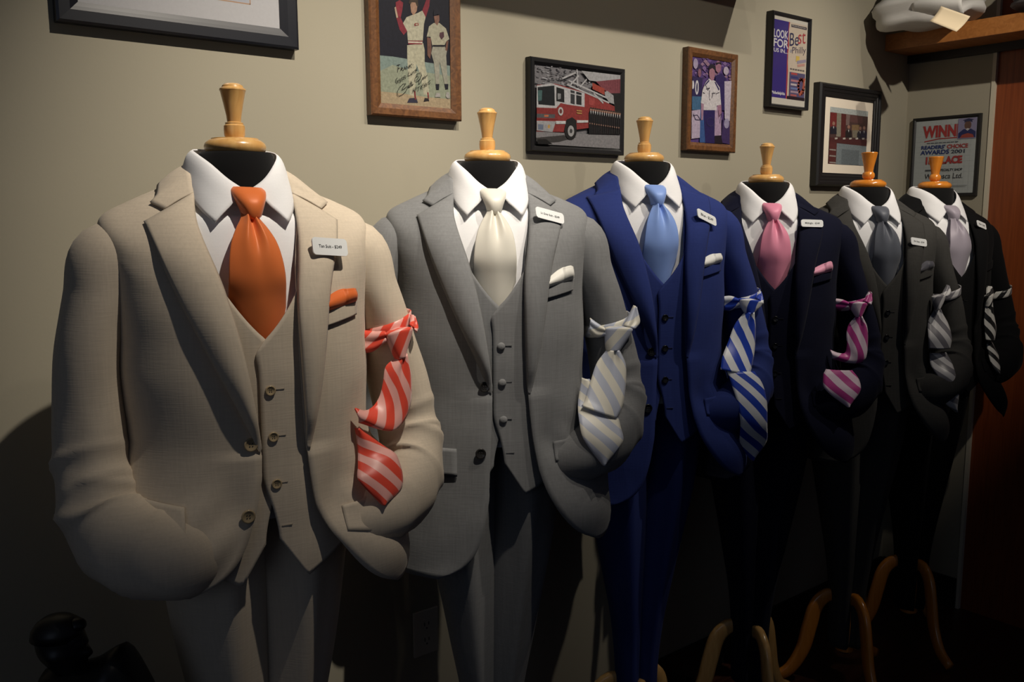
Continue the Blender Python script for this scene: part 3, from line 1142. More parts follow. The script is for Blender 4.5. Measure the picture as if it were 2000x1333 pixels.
BLUE_L = dict(name='blue_stripe', a=srgb(24, 62, 176), b=srgb(226, 228, 232), period=0.036, angle=-52,
              label='royal blue and white striped necktie knotted round the blue sleeve',
              knot=([(1441, 584), (1444, 595), (1450, 604), (1455, 611)], [(1490, 590), (1484, 600), (1477, 606), (1472, 611)]),
              loopL=([(1441, 584), (1427, 579), (1412, 580)], [(1442, 596), (1427, 606), (1413, 606)]),
              loopR=([(1476, 582), (1479, 576), (1482, 569)], [(1490, 595), (1489, 583), (1484, 570)]),
              seg1=([(1455, 610), (1436, 633), (1423, 666), (1411, 697), (1407, 722)], [(1472, 610), (1475, 641), (1473, 685), (1468, 715), (1464, 732)]),
              seg2=([(1420, 725), (1428, 749), (1440, 788), (1446, 824), (1446, 869), (1467, 899)], [(1473, 726), (1489, 752), (1497, 785), (1498, 830), (1496, 863), (1471, 898)]))
PINK_L = dict(name='magenta_stripe', a=srgb(186, 60, 140), b=srgb(232, 208, 222), period=0.04, angle=-52,
              label='magenta and pale pink striped necktie knotted round the dark navy sleeve',
              knot=([(1657, 591), (1661, 602), (1667, 612), (1671, 618)], [(1694, 593), (1690, 603), (1686, 612), (1683, 618)]),
              loopL=([(1657, 591), (1645, 586), (1631, 584)], [(1656, 602), (1642, 604), (1629, 603)]),
              loopR=([(1687, 588), (1691, 579), (1696, 571)], [(1701, 596), (1703, 584), (1698, 572)]),
              seg1=([(1672, 618), (1658, 634), (1653, 653), (1654, 674), (1650, 690), (1636, 690), (1621, 684)], [(1683, 618), (1693, 639), (1694, 676), (1690, 700), (1680, 709), (1652, 708), (1624, 700)]),
              seg2=([(1613, 722), (1608, 733), (1611, 760), (1655, 795)], [(1664, 724), (1677, 742), (1680, 763), (1658, 795)]))
SILV_L = dict(name='silver_stripe', a=srgb(206, 204, 204), b=srgb(120, 118, 124), period=0.034, angle=-52,
              label='silver and grey striped necktie knotted round the charcoal sleeve',
              knot=([(1820, 580), (1822, 590), (1825, 598), (1827, 604)], [(1846, 577), (1843, 588), (1838, 598), (1834, 604)]),
              loopR=([(1838, 578), (1843, 568), (1849, 557)], [(1850, 580), (1856, 570), (1852, 559)]),
              seg1=([(1826, 603), (1813, 628), (1813, 658), (1814, 681)], [(1835, 604), (1851, 632), (1858, 660), (1855, 681)]),
              seg2=([(1815, 690), (1818, 714), (1834, 742), (1841, 781), (1866, 805)], [(1847, 689), (1858, 708), (1865, 729), (1872, 767), (1868, 804)]))
BLK_L = dict(name='black_stripe', a=srgb(18, 18, 19), b=srgb(200, 198, 192), period=0.03, angle=-52,
             label='black and white striped necktie knotted round the black sleeve',
             knot=([(1924, 580), (1925, 588), (1926, 594), (1926, 598)], [(1938, 576), (1937, 585), (1936, 592), (1934, 598)]),
             loopR=([(1926, 578), (1926, 568), (1927, 559)], [(1938, 578), (1939, 568), (1935, 560)]),
             seg1=([(1925, 597), (1922, 628), (1925, 664)], [(1935, 590), (1945, 640), (1942, 665)]),
             seg2=([(1926, 668), (1930, 691), (1937, 714), (1948, 730)], [(1936, 667), (1952, 700), (1953, 715), (1951, 730)]))

IN = (0.0, 0)
SPECS = [
    dict(cloth='tan_wool', col=srgb(206, 192, 172), var=0.05, lining=srgb(120, 96, 80), left_in=True, hems=(-0.645, -0.69, -0.70), honey=False, legs=(-118, 4, 143),
         btn=('horn_button_tan', srgb(170, 150, 116)), tie='orange_satin', tiecol=srgb(226, 120, 62), sq='orange_square', sqcol=srgb(222, 110, 52), sqh=(0.012, 0.016, 0.013),
         tagpos=(0.108, -0.146, 0.064, 0.027, 5), tagtext='Tan Suit - $249', stripe=ORANGE_L,
         form_label='maple-capped suit form nearest the camera, wearing the tan suit', jacket_label='tan suit jacket with both sleeves tucked in its pockets', vest_label='tan vest with horn buttons under the tan jacket',
         shirt_label='white dress shirt worn under the tan suit', tie_label='orange satin necktie on the tan suit', trouser_label='tan suit trousers below the tan jacket',
         sq_label='orange satin pocket square in the tan breast pocket', tag_label='white tag reading Tan Suit, pinned on the tan lapel'),
    dict(cloth='light_grey_wool', col=srgb(125, 126, 127), var=0.08, lining=srgb(46, 46, 48), left_in=False, hems=(-0.81, -0.75, -0.78), honey=False, legs=(-118, 4, 143), covered=True,
         btn=('dark_horn_button', srgb(40, 38, 36)), tie='ivory_satin', tiecol=srgb(222, 218, 206), sq='ivory_square', sqcol=srgb(232, 230, 222), sqh=(0.006, 0.018, 0.020),
         tagpos=(0.108, -0.108, 0.066, 0.022, 14), tagtext='Lt Grey Suit - $249', stripe=IVORY_L,
         form_label='maple-capped suit form wearing the light grey suit', jacket_label='light grey suit jacket, second from the left', vest_label='light grey vest with cloth-covered buttons',
         shirt_label='white dress shirt worn under the light grey suit', tie_label='ivory satin necktie on the light grey suit', trouser_label='light grey suit trousers',
         sq_label='white pocket square in the light grey breast pocket', tag_label='white tag reading Lt Grey Suit, pinned on the light grey lapel'),
    dict(cloth='royal_navy_wool', col=srgb(44, 56, 112), var=0.05, lining=srgb(16, 18, 40), left_in=False, hems=(-0.79, -0.74, -0.76), honey=False, legs=(-118, 4, 143), peak=True,
         btn=('black_button', srgb(14, 14, 15)), tie='sky_blue_satin', tiecol=srgb(132, 162, 226), sq='white_square', sqcol=srgb(230, 230, 226), sqh=(0.010, 0.014, 0.012),
         tagpos=(0.113, -0.130, 0.062, 0.022, 22), tagtext='Blue - $249', stripe=BLUE_L,
         form_label='maple-capped suit form wearing the bright blue suit', jacket_label='bright blue suit jacket with peaked lapels', vest_label='bright blue vest with black buttons',
         shirt_label='white dress shirt worn under the bright blue suit', tie_label='sky blue satin necktie on the bright blue suit', trouser_label='bright blue suit trousers',
         sq_label='white pocket square in the bright blue breast pocket', tag_label='white price tag on the bright blue lapel'),
    dict(cloth='midnight_wool', col=srgb(23, 25, 42), var=0.06, lining=srgb(10, 10, 14), left_in=False, hems=(-0.79, -0.74, -0.76), honey=False, legs=(-118, 4, 143),
         btn=('black_button', srgb(14, 14, 15)), tie='pink_satin', tiecol=srgb(222, 138, 164), sq='pink_square', sqcol=srgb(232, 160, 186), sqh=(0.008, 0.014, 0.018),
         tagpos=(0.100, -0.109, 0.066, 0.020, 2), tagtext='Midnight - $249', stripe=PINK_L,
         form_label='maple-capped suit form wearing the midnight navy suit', jacket_label='midnight navy suit jacket with the pink pocket square', vest_label='midnight navy vest below the pink tie',
         shirt_label='white dress shirt worn under the midnight navy suit', tie_label='pink satin necktie on the midnight navy suit', trouser_label='midnight navy suit trousers',
         sq_label='pink pocket square in the midnight navy breast pocket', tag_label='white price tag on the midnight navy lapel'),
    dict(cloth='charcoal_wool', col=srgb(64, 63, 61), var=0.08, lining=srgb(20, 20, 20), left_in=False, hems=(-0.79, -0.74, -0.76), honey=True, legs=(-118, 4, 143),
         btn=('black_button', srgb(14, 14, 15)), tie='slate_satin', tiecol=srgb(92, 96, 106), sq='slate_square', sqcol=srgb(74, 74, 82), sqh=(0.004, 0.016, 0.012),
         tagpos=(0.092, -0.157, 0.060, 0.021, 8), tagtext='Dk Grey - $249', stripe=SILV_L,
         form_label='honey-varnished suit form wearing the charcoal suit, second from the corner', jacket_label='charcoal grey suit jacket between midnight navy and black', vest_label='charcoal vest below the slate tie',
         shirt_label='white dress shirt worn under the charcoal suit', tie_label='slate grey satin necktie on the charcoal suit', trouser_label='charcoal suit trousers below the charcoal jacket',
         sq_label='dark grey pocket square in the charcoal breast pocket', tag_label='white price tag on the charcoal lapel'),
    dict(cloth='black_wool', col=srgb(20, 20, 21), var=0.06, lining=srgb(8, 8, 8), left_in=False, hems=(-0.79, -0.74, -0.76), honey=True, legs=(-118, 4, 143),
         btn=('black_button', srgb(14, 14, 15)), tie='lilac_grey_satin', tiecol=srgb(164, 156, 168),
         tagpos=(0.098, -0.118, 0.056, 0.021, 14), tagtext='Black - $249', stripe=BLK_L,
         form_label='honey-varnished suit form in the corner wearing the black suit', jacket_label='black suit jacket in the corner', vest_label='black vest below the lilac grey tie',
         shirt_label='white dress shirt worn under the black suit', tie_label='lilac grey satin necktie on the black suit', trouser_label='black suit trousers in the corner',
         tag_label='white price tag on the black lapel'),
]
for i_, sp_ in enumerate(SPECS):
    build_suit(i_, sp_)
# ------------------------------------------------------------------ framed pictures
def ink_tone(col):
    c = srgb(*col)
    g = 0.3 * c[0] + 0.59 * c[1] + 0.11 * c[2]
    return tuple(0.62 * (0.82 * x + 0.18 * g) + 0.004 for x in c)


class Ink:
    """flat print: coloured polygons laid on a sheet (u right, v up, both 0..1)"""

    def __init__(self, w, h):
        self.w, self.h = w, h
        self.v, self.f, self.c = [], [], []
        self.k = 0
        self.photo = False

    def poly(self, pts, col, step=True):
        if step:
            self.k += 1
        b = len(self.v)
        for p in pts:
            self.v.append((min(1, max(0, p[0])), min(1, max(0, p[1])), self.k))
            self.c.append(ink_tone(col))
        self.f.append(tuple(range(b, b + len(pts))))

    def rect(self, a, b, col):
        self.poly([(a[0], a[1]), (b[0], a[1]), (b[0], b[1]), (a[0], b[1])], col)

    def ell(self, cx, cy, rx, ry, col, n=18):
        self.poly([(cx + rx * math.cos(2 * math.pi * k / n), cy + ry * math.sin(2 * math.pi * k / n)) for k in range(n)], col)

    def line(self, pts, wd, col):
        self.k += 1
        asp = self.h / self.w
        for a, b in zip(pts[:-1], pts[1:]):
            d = V((b[0] - a[0], (b[1] - a[1]) * asp, 0))
            if d.length < 1e-6:
                continue
            e = d.normalized() * wd * 0.3
            n = V((-d.y, d.x, 0)).normalized() * (wd / 2)
            P = [(a[0] - e.x - n.x, a[1] + (-e.y - n.y) / asp), (b[0] + e.x - n.x, b[1] + (e.y - n.y) / asp), (b[0] + e.x + n.x, b[1] + (e.y + n.y) / asp), (a[0] - e.x + n.x, a[1] + (-e.y + n.y) / asp)]
            self.poly(P, col, False)

    def text(self, s, cx, cy, wd, ht, col, bold=0.0, shear=0.0, rot=0.0):
        """fitted into wd x ht (fractions of the sheet)"""
        self.k += 1
        v, f = text_polys(s, 1.0, bold, shear)
        x0, x1 = min(p.x for p in v), max(p.x for p in v)
        y0, y1 = min(p.y for p in v), max(p.y for p in v)
        b = len(self.v)
        for p in v:
            a, q = ((p.x - x0) / (x1 - x0) - 0.5) * wd, ((p.y - y0) / (y1 - y0) - 0.5) * ht
            q += a * math.tan(math.radians(rot)) * self.w / self.h
            self.v.append((cx + a, cy + q, self.k))
            self.c.append(ink_tone(col))
        self.f += [tuple(b + i for i in q) for q in f]

    def build(self, parent, place, out):
        me_v = [place(u * self.w, v * self.h, out + 0.00004 * k) for u, v, k in self.v]
        o = link('print', me_v, self.f, M_PHOTO if self.photo else M_PRINT, parent, smooth=False)
        at_ = o.data.attributes.new('ink', 'FLOAT_COLOR', 'POINT')
        at_.data.foreach_set('color', [x for c in self.c for x in (*c, 1.0)])
        return o


def zmap(TL, TR, BR, BL):
    def f(x, y):
        u = v = 0.5
        for _ in range(12):
            px = [(1 - u) * (1 - v) * TL[k] + u * (1 - v) * TR[k] + u * v * BR[k] + (1 - u) * v * BL[k] for k in (0, 1)]
            du = [(1 - v) * (TR[k] - TL[k]) + v * (BR[k] - BL[k]) for k in (0, 1)]
            dv = [(1 - u) * (BL[k] - TL[k]) + u * (BR[k] - TR[k]) for k in (0, 1)]
            det = du[0] * dv[1] - du[1] * dv[0]
            ex, ey = x - px[0], y - px[1]
            u += (ex * dv[1] - ey * dv[0]) / det
            v += (du[0] * ey - du[1] * ex) / det
        return (u, 1 - v)
    return f


def frame(label, place, W, H, rail, depth, fm, painter, matw=0.0, matcol=None, step=0, group=None):
    """place(u,v,out) in metres -> world"""
    o0 = place(W / 2, 0, 0)
    t = thing('picture_frame', label, 'picture frame', Matrix.Translation(o0), 0, 'framed pictures on the walls')
    pl = lambda u, v, q: place(u, v, q) - o0
    if step:
        prof = [(0, 0.001), (0, depth * 0.8), (rail * 0.12, depth), (rail * 0.30, depth), (rail * 0.36, depth * 0.86), (rail * 0.55, depth * 0.86), (rail * 0.6, depth * 0.77), (rail * 0.8, depth * 0.77), (rail * 0.85, depth * 0.68), (rail, depth * 0.66), (rail, 0.002)]
    else:
        prof = [(0, 0.001), (0, depth * 0.88), (rail * 0.12, depth), (rail * 0.6, depth * 0.98), (rail * 0.78, depth * 0.86), (rail, depth * 0.72), (rail, 0.002)]
    cor = [((0, 0), (1, 1)), ((W, 0), (-1, 1)), ((W, H), (-1, -1)), ((0, H), (1, -1))]
    for k in range(4):
        (a, sa), (b, sb) = cor[k], cor[(k + 1) % 4]
        vs = [pl(a[0] + sa[0] * p, a[1] + sa[1] * p, q) for p, q in prof] + [pl(b[0] + sb[0] * p, b[1] + sb[1] * p, q) for p, q in prof]
        n = len(prof)
        fs = [(j, j + 1, n + j + 1, n + j) for j in range(n - 1)]
        link('frame_rail', vs, fs, fm, t, smooth=False)
    iw, ih = W - 2 * rail, H - 2 * rail
    po = depth * 0.64
    v = [pl(rail * 0.9, rail * 0.9, po - 0.0006), pl(W - rail * 0.9, rail * 0.9, po - 0.0006), pl(W - rail * 0.9, H - rail * 0.9, po - 0.0006), pl(rail * 0.9, H - rail * 0.9, po - 0.0006)]
    link('backing_board', v, [(0, 1, 2, 3)], matcol or M_MAT, t, smooth=False, solid=0.001)
    ink = Ink(iw - 2 * matw, ih - 2 * matw)
    painter(ink)
    ink.build(t, lambda u, v, q: pl(rail + matw + u, rail + matw + v, q), po)
    return t


def on_left(px_l, px_tr, px_br, d, top=None):
    x0 = hit(*px_l, 1, WY).x
    p_tr, p_br = hit(*px_tr, 1, WY - d), hit(*px_br, 1, WY - d)
    x1 = (p_tr.x + p_br.x) / 2
    z0 = p_br.z
    z1 = top if top else p_tr.z
    return (lambda u, v, q: V((x0 + u, WY - q, z0 + v))), x1 - x0, z1 - z0


def paint_certificate(k):
    k.rect((0, 0), (1, 1), (205, 204, 208))
    k.line([(0.16, 0.98), (0.16, 0.10), (0.84, 0.10), (0.84, 0.98)], 0.006, (196, 150, 110))
    k.rect((0.165, 0.105), (0.835, 0.97), (190, 192, 206))
    k.text('2010', 0.40, 0.14, 0.09, 0.03, (30, 30, 34))


def paint_ball(k):
    k.photo = True
    Z = zmap((150, -195), (978, 15), (970, 1190), (162, 1105))
    P = lambda pts, c: k.poly([Z(*p) for p in pts], c)
    S = lambda pts, w=0.009, c=(22, 22, 24): k.line([Z(*p) for p in pts], w, c)
    k.rect((0, 0), (1, 1), (18, 20, 38))
    P([(150, 590), (300, 610), (470, 645), (680, 690), (980, 745), (980, 1195), (150, 1110)], (128, 150, 142))
    P([(150, 760), (300, 700), (480, 760), (700, 800), (980, 850), (980, 1195), (150, 1110)], (150, 158, 132))
    P([(150, 980), (400, 1010), (700, 1060), (980, 1090), (980, 1195), (150, 1110)], (178, 156, 118))
    # first player
    P([(468, 500), (655, 490), (670, 560), (668, 700), (700, 860), (715, 1030), (690, 1040), (650, 1030), (620, 840), (570, 700), (562, 860), (552, 1000), (540, 1040), (490, 1030), (475, 800), (466, 640)], (186, 182, 152))
    P([(478, 455), (648, 465), (645, 495), (480, 480)], (206, 196, 176))
    P([(480, 445), (650, 462), (650, 474), (480, 458)], (140, 26, 44))
    P([(480, 475), (645, 490), (645, 502), (480, 490)], (140, 26, 44))
    P([(520, 190), (600, 170), (650, 150), (690, 215), (668, 290), (650, 462), (476, 450), (470, 350), (425, 265), (465, 205)], (190, 186, 158))
    P([(425, 265), (470, 350), (430, 390), (385, 330), (350, 205), (395, 195)], (140, 24, 48))
    P([(650, 150), (690, 225), (735, 110), (745, 20), (712, 15)], (140, 24, 48))
    P([(345, 40), (390, 20), (430, 50), (420, 120), (400, 200), (360, 190), (345, 110)], (150, 26, 50))
    P([(330, 95), (345, 85), (370, 200), (350, 205)], (196, 170, 140))
    P([(705, 12), (735, -10), (770, 5), (745, 30), (712, 22)], (196, 170, 140))
    P([(510, 70), (525, 40), (575, 45), (595, 90), (585, 150), (545, 195), (520, 160)], (178, 134, 104))
    P([(495, 60), (510, 5), (560, -10), (600, 30), (603, 105), (585, 100), (570, 60), (525, 55), (512, 80)], (70, 56, 42))
    P([(560, 275), (600, 275), (605, 300), (560, 305), (550, 290)], (150, 40, 44))
    P([(570, 283), (597, 283), (590, 297), (566, 296)], (190, 180, 150))
    P([(455, 1110), (480, 1065), (560, 1060), (580, 1115)], (52, 50, 72))
    P([(645, 1105), (660, 1065), (705, 1075), (712, 1100)], (40, 34, 40))
    P([(535, 985), (552, 990), (560, 1080), (545, 1080)], (140, 40, 44))
    P([(690, 1005), (706, 1010), (710, 1075), (698, 1070)], (140, 40, 44))
    # second player
    P([(765, 530), (905, 535), (935, 590), (925, 640), (940, 960), (905, 960), (870, 800), (845, 690), (835, 960), (795, 940), (775, 700), (745, 600)], (160, 158, 140))
    P([(780, 290), (850, 295), (930, 360), (968, 470), (930, 490), (910, 525), (760, 520), (740, 430), (695, 425), (725, 320)], (176, 172, 146))
    P([(700, 430), (745, 445), (750, 560), (730, 660), (700, 620)], (120, 78, 62))
    P([(930, 490), (958, 485), (940, 590), (915, 580)], (120, 78, 62))
    P([(785, 220), (850, 215), (850, 270), (825, 320), (795, 290)], (140, 96, 78))
    P([(780, 215), (785, 160), (820, 145), (860, 175), (862, 220), (830, 205)], (24, 24, 40))
    P([(850, 395), (900, 390), (905, 440), (870, 470), (845, 430)], (88, 52, 62))
    P([(768, 515), (905, 525), (905, 545), (768, 535)], (30, 28, 36))
    P([(790, 925), (835, 925), (830, 985), (798, 985)], (26, 26, 40))
    P([(898, 930), (944, 930), (940, 985), (908, 985)], (26, 26, 40))
    P([(780, 1060), (795, 1020), (838, 1020), (845, 1065)], (170, 166, 160))
    P([(910, 1060), (920, 1015), (952, 1020), (962, 1075), (935, 1085)], (170, 166, 160))
    # handwriting
    for s in ([(345, 708), (380, 698)], [(364, 704), (350, 780)], [(354, 745), (376, 735)], [(385, 768), (396, 730), (412, 740), (392, 750), (416, 766)], [(420, 762), (434, 725), (446, 755)], [(424, 748), (442, 744)],
              [(452, 752), (456, 720), (475, 744), (480, 715)], [(486, 742), (490, 706)], [(515, 698), (489, 722), (514, 736)], [(526, 706), (530, 708)],
              [(346, 840), (328, 862), (326, 890), (342, 897), (352, 884), (350, 870), (338, 872)],
              [(480, 783), (466, 826), (496, 818)], [(500, 795), (503, 811), (516, 806), (520, 785)], [(546, 768), (531, 784), (546, 796)], [(556, 758), (556, 792)], [(578, 740), (558, 772), (578, 765)],
              [(455, 935), (420, 962), (396, 972), (410, 940), (440, 908), (410, 906), (372, 940), (346, 985), (342, 1022), (360, 1037), (400, 1024), (440, 988), (462, 945), (466, 925)],
              [(462, 950), (478, 940), (486, 922), (474, 926), (476, 948), (492, 940), (504, 880)], [(486, 906), (515, 896)], [(500, 935), (516, 922), (512, 908), (504, 920), (514, 928), (530, 912)],
              [(566, 872), (590, 842), (578, 826), (552, 846), (544, 880), (566, 892), (604, 866), (626, 826), (612, 798), (580, 804), (560, 824)], [(596, 862), (588, 916), (606, 908), (628, 872)], [(628, 866), (636, 848), (648, 852), (640, 868), (630, 864)], [(652, 862), (660, 834), (670, 854), (676, 838), (690, 826)],
              [(526, 963), (516, 1006)], [(549, 950), (538, 996)], [(520, 986), (545, 974)], [(562, 945), (553, 986)], [(568, 955), (602, 940)], [(585, 948), (579, 988)], [(616, 930), (614, 972)], [(642, 914), (618, 950), (642, 960)], [(653, 918), (650, 952)], [(662, 948), (666, 912), (682, 938), (687, 902)], [(726, 882), (706, 894), (704, 918), (722, 914), (722, 902)]):
        S(s, 0.0055)
    for cx, cy in ((372, 870), (400, 852), (429, 836)):
        S([(cx + 13 * math.cos(a * 0.7), cy + 15 * math.sin(a * 0.7)) for a in range(10)], 0.0055)


def paint_fire(k):
    k.photo = True
    Z = zmap((140, 135), (1218, 292), (1212, 1238), (148, 1160))
    P = lambda pts, c: k.poly([Z(*p) for p in pts], c)
    S = lambda pts, w, c: k.line([Z(*p) for p in pts], w, c)
    rnd = random.Random(3)
    k.rect((0, 0), (1, 1), (128, 126, 132))
    for _ in range(150):
        x, y = rnd.uniform(140, 900), rnd.uniform(140, 460)
        w_, h_ = rnd.uniform(12, 40), rnd.uniform(6, 26)
        g = rnd.choice((60, 90, 130, 150, 175))
        P([(x, y), (x + w_, y + h_ * 0.4), (x + w_ * 0.8, y + h_), (x - 4, y + h_ * 0.7)], (g, g, g + 8))
    P([(700, 225), (1218, 292), (1218, 345), (900, 365), (800, 350)], (176, 176, 180))
    P([(890, 365), (1218, 340), (1218, 520), (1060, 520), (960, 440)], (142, 66, 78))
    for q in range(12):
        x = 930 + q * 25
        S([(x, 362 - q), (x, 420 + q * 8)], 0.003, (116, 52, 64))
    P([(1050, 520), (1218, 520), (1218, 780), (1140, 760), (1120, 560)], (30, 30, 32))
    P([(140, 1000), (800, 1040), (1218, 1040), (1218, 1240), (140, 1160)], (140, 138, 142))
    P([(140, 1080), (480, 1050), (640, 1080), (420, 1140), (140, 1165)], (64, 62, 62))
    # truck body
    P([(150, 400), (370, 385), (740, 500), (1140, 690), (1140, 760), (800, 960), (640, 980), (480, 1010), (150, 1000)], (156, 44, 42))
    P([(150, 410), (320, 380), (380, 400), (500, 440), (740, 510), (740, 690), (520, 655), (440, 635), (385, 700), (150, 690)], (196, 196, 200))
    P([(160, 430), (360, 410), (368, 670), (170, 650)], (28, 34, 40))
    P([(160, 470), (215, 470), (210, 600), (165, 610)], (70, 110, 110))
    P([(385, 430), (480, 460), (485, 630), (385, 610)], (32, 34, 36))
    P([(400, 510), (440, 515), (440, 580), (405, 590)], (150, 152, 156))
    P([(560, 470), (612, 485), (614, 655), (562, 640)], (58, 60, 66))
    P([(632, 490), (700, 510), (700, 665), (634, 652)], (40, 42, 46))
    S([(556, 510), (702, 545)], 0.008, (196, 196, 200))
    P([(790, 570), (870, 590), (870, 680), (795, 660)], (176, 60, 58))
    P([(840, 380), (1000, 460), (1000, 540), (840, 460)], (176, 58, 36))
    for a, b in (((520, 400), (1060, 640)), ((540, 350), (1080, 600)), ((460, 320), (620, 250)), ((640, 200), (650, 420)), ((560, 400), (660, 290)), ((680, 430), (760, 340)), ((860, 520), (980, 640))):
        S([a, b], 0.014, (188, 188, 192))
    P([(1000, 500), (1040, 490), (1120, 550), (1130, 660), (1070, 640), (1010, 570)], (168, 168, 172))
    P([(150, 690), (390, 710), (400, 850), (150, 840)], (146, 38, 38))
    P([(150, 770), (370, 780), (365, 830), (150, 820)], (90, 92, 96))
    P([(240, 785), (290, 787), (288, 812), (240, 810)], (226, 112, 40))
    P([(150, 860), (380, 870), (340, 1010), (150, 985)], (168, 168, 172))
    P([(165, 905), (230, 910), (228, 980), (168, 975)], (110, 124, 150))
    P([(282, 915), (310, 918), (308, 960), (282, 958)], (210, 160, 50))
    k.ell(*Z(438, 742), 0.030, 0.055, (196, 196, 196))
    k.ell(*Z(438, 742), 0.016, 0.030, (120, 60, 56))
    P([(380, 865), (500, 868), (500, 905), (380, 905)], (206, 206, 208))
    P([(640, 858), (785, 862), (785, 890), (640, 893)], (206, 206, 208))
    S([(640, 735), (700, 742)], 0.010, (200, 150, 60))
    S([(640, 765), (700, 772)], 0.010, (200, 150, 60))
    P([(480, 1000), (510, 850), (580, 820), (630, 860), (640, 980)], (30, 30, 31))
    k.ell(*Z(562, 995), 0.070, 0.118, (34, 34, 35))
    k.ell(*Z(566, 998), 0.038, 0.072, (170, 170, 172))
    k.ell(*Z(566, 998), 0.016, 0.030, (70, 70, 72))
    for q in range(14):
        x = 815 + q * 29
        y = 700 + q * 5
        hh = 340 - q * 4
        P([(x - 22, y + 60), (x - 10, y + 38), (x + 12, y + 38), (x + 24, y + 62), (x + 20, y + hh), (x - 20, y + hh)], (24 + 3 * (q % 3), 24, 28))
    for q in range(14):
        x = 815 + q * 29
        y = 700 + q * 5
        k.ell(*Z(x + 2, y + 18), 0.012, 0.024, (176, 132, 112))
        k.ell(*Z(x + 2, y + 6), 0.013, 0.012, (58, 48, 42))
        P([(x - 6, y + 40), (x + 8, y + 40), (x + 2, y + 86)], (210, 210, 214))
        S([(x + 15, y + 60), (x + 14, y + 330 - q * 4)], 0.003, (58, 58, 64))
        S([(x - 14, y + 200), (x - 8, y + 204)], 0.012, (150, 112, 96))
    P([(140, 1100), (250, 1100), (330, 1170), (140, 1170)], (22, 22, 23))


def paint_coach(k):
    k.photo = True
    Z = zmap((155, 150), (635, 205), (612, 1222), (125, 1208))
    P = lambda pts, c: k.poly([Z(*p) for p in pts], c)
    S = lambda pts, w, c: k.line([Z(*p) for p in pts], w, c)
    rnd = random.Random(5)
    k.rect((0, 0), (1, 1), (92, 62, 138))
    for _ in range(70):
        x, y = rnd.uniform(150, 630), rnd.uniform(150, 420)
        r_ = rnd.uniform(10, 28)
        P([(x - r_, y), (x, y - r_), (x + r_, y), (x, y + r_)], rnd.choice(((120, 84, 160), (74, 48, 112), (140, 104, 168), (100, 70, 140), (160, 120, 150))))
    P([(140, 390), (270, 410), (260, 640), (140, 640)], (50, 38, 96))
    P([(140, 640), (260, 640), (290, 800), (140, 810)], (58, 112, 156))
    k.ell(*Z(200, 530), 0.045, 0.085, (220, 216, 224))
    k.ell(*Z(200, 530), 0.018, 0.055, (50, 38, 96))
    k.ell(*Z(152, 500), 0.03, 0.05, (220, 216, 224))
    k.ell(*Z(185, 240), 0.06, 0.06, (176, 160, 196))
    k.ell(*Z(235, 310), 0.06, 0.07, (62, 44, 92))
    k.ell(*Z(232, 350), 0.04, 0.05, (150, 96, 120))
    P([(135, 820), (245, 800), (240, 1150), (130, 1170)], (196, 178, 208))
    P([(240, 800), (320, 800), (310, 1210), (230, 1210)], (50, 96, 168))
    P([(425, 380), (500, 340), (560, 400), (560, 800), (430, 800)], (52, 36, 108))
    k.ell(*Z(462, 265), 0.075, 0.072, (172, 112, 140))
    P([(428, 215), (500, 205), (502, 245), (470, 225), (430, 250)], (40, 28, 50))
    P([(540, 440), (630, 430), (612, 930), (545, 900)], (206, 192, 214))
    k.ell(*Z(560, 310), 0.07, 0.05, (196, 180, 206))
    P([(520, 900), (612, 930), (612, 1220), (500, 1200)], (70, 48, 110))
    k.ell(*Z(570, 960), 0.07, 0.06, (170, 160, 200))
    # coach
    P([(275, 800), (440, 800), (425, 1215), (300, 1215)], (44, 30, 104))
    P([(420, 760), (500, 740), (500, 1120), (415, 1120)], (190, 158, 196))
    P([(415, 1120), (500, 1110), (520, 1215), (415, 1215)], (34, 24, 40))
    P([(300, 470), (345, 415), (420, 440), (480, 520), (498, 730), (440, 745), (440, 800), (275, 805), (245, 720), (265, 560)], (222, 216, 222))
    P([(300, 480), (345, 425), (350, 445), (285, 520)], (58, 46, 110))
    P([(410, 450), (430, 455), (475, 540), (465, 560)], (58, 46, 110))
    P([(450, 740), (498, 730), (505, 850), (460, 900)], (176, 120, 152))
    P([(245, 720), (280, 730), (270, 930), (248, 930)], (176, 130, 160))
    k.ell(*Z(382, 350), 0.075, 0.085, (176, 118, 140))
    P([(340, 310), (345, 255), (385, 232), (425, 262), (428, 320), (385, 285)], (36, 30, 46))
    for s in ([(305, 500), (330, 560), (350, 530), (310, 545)], [(350, 560), (345, 650)], [(380, 600), (420, 590)], [(395, 580), (380, 650)], [(350, 660), (355, 680)], [(430, 600), (470, 580)], [(270, 590), (290, 600)]):
        S(s, 0.012, (40, 34, 56))
    S([(362 + 50 * math.cos(a * 0.5), 950 + 52 * math.sin(a * 0.5)) for a in range(14)], 0.010, (70, 62, 110))
    S([(150, 860), (180, 930), (240, 930), (200, 870), (150, 880)], 0.010, (70, 62, 100))
    S([(460, 800), (470, 880), (500, 840), (480, 960)], 0.010, (70, 62, 100))


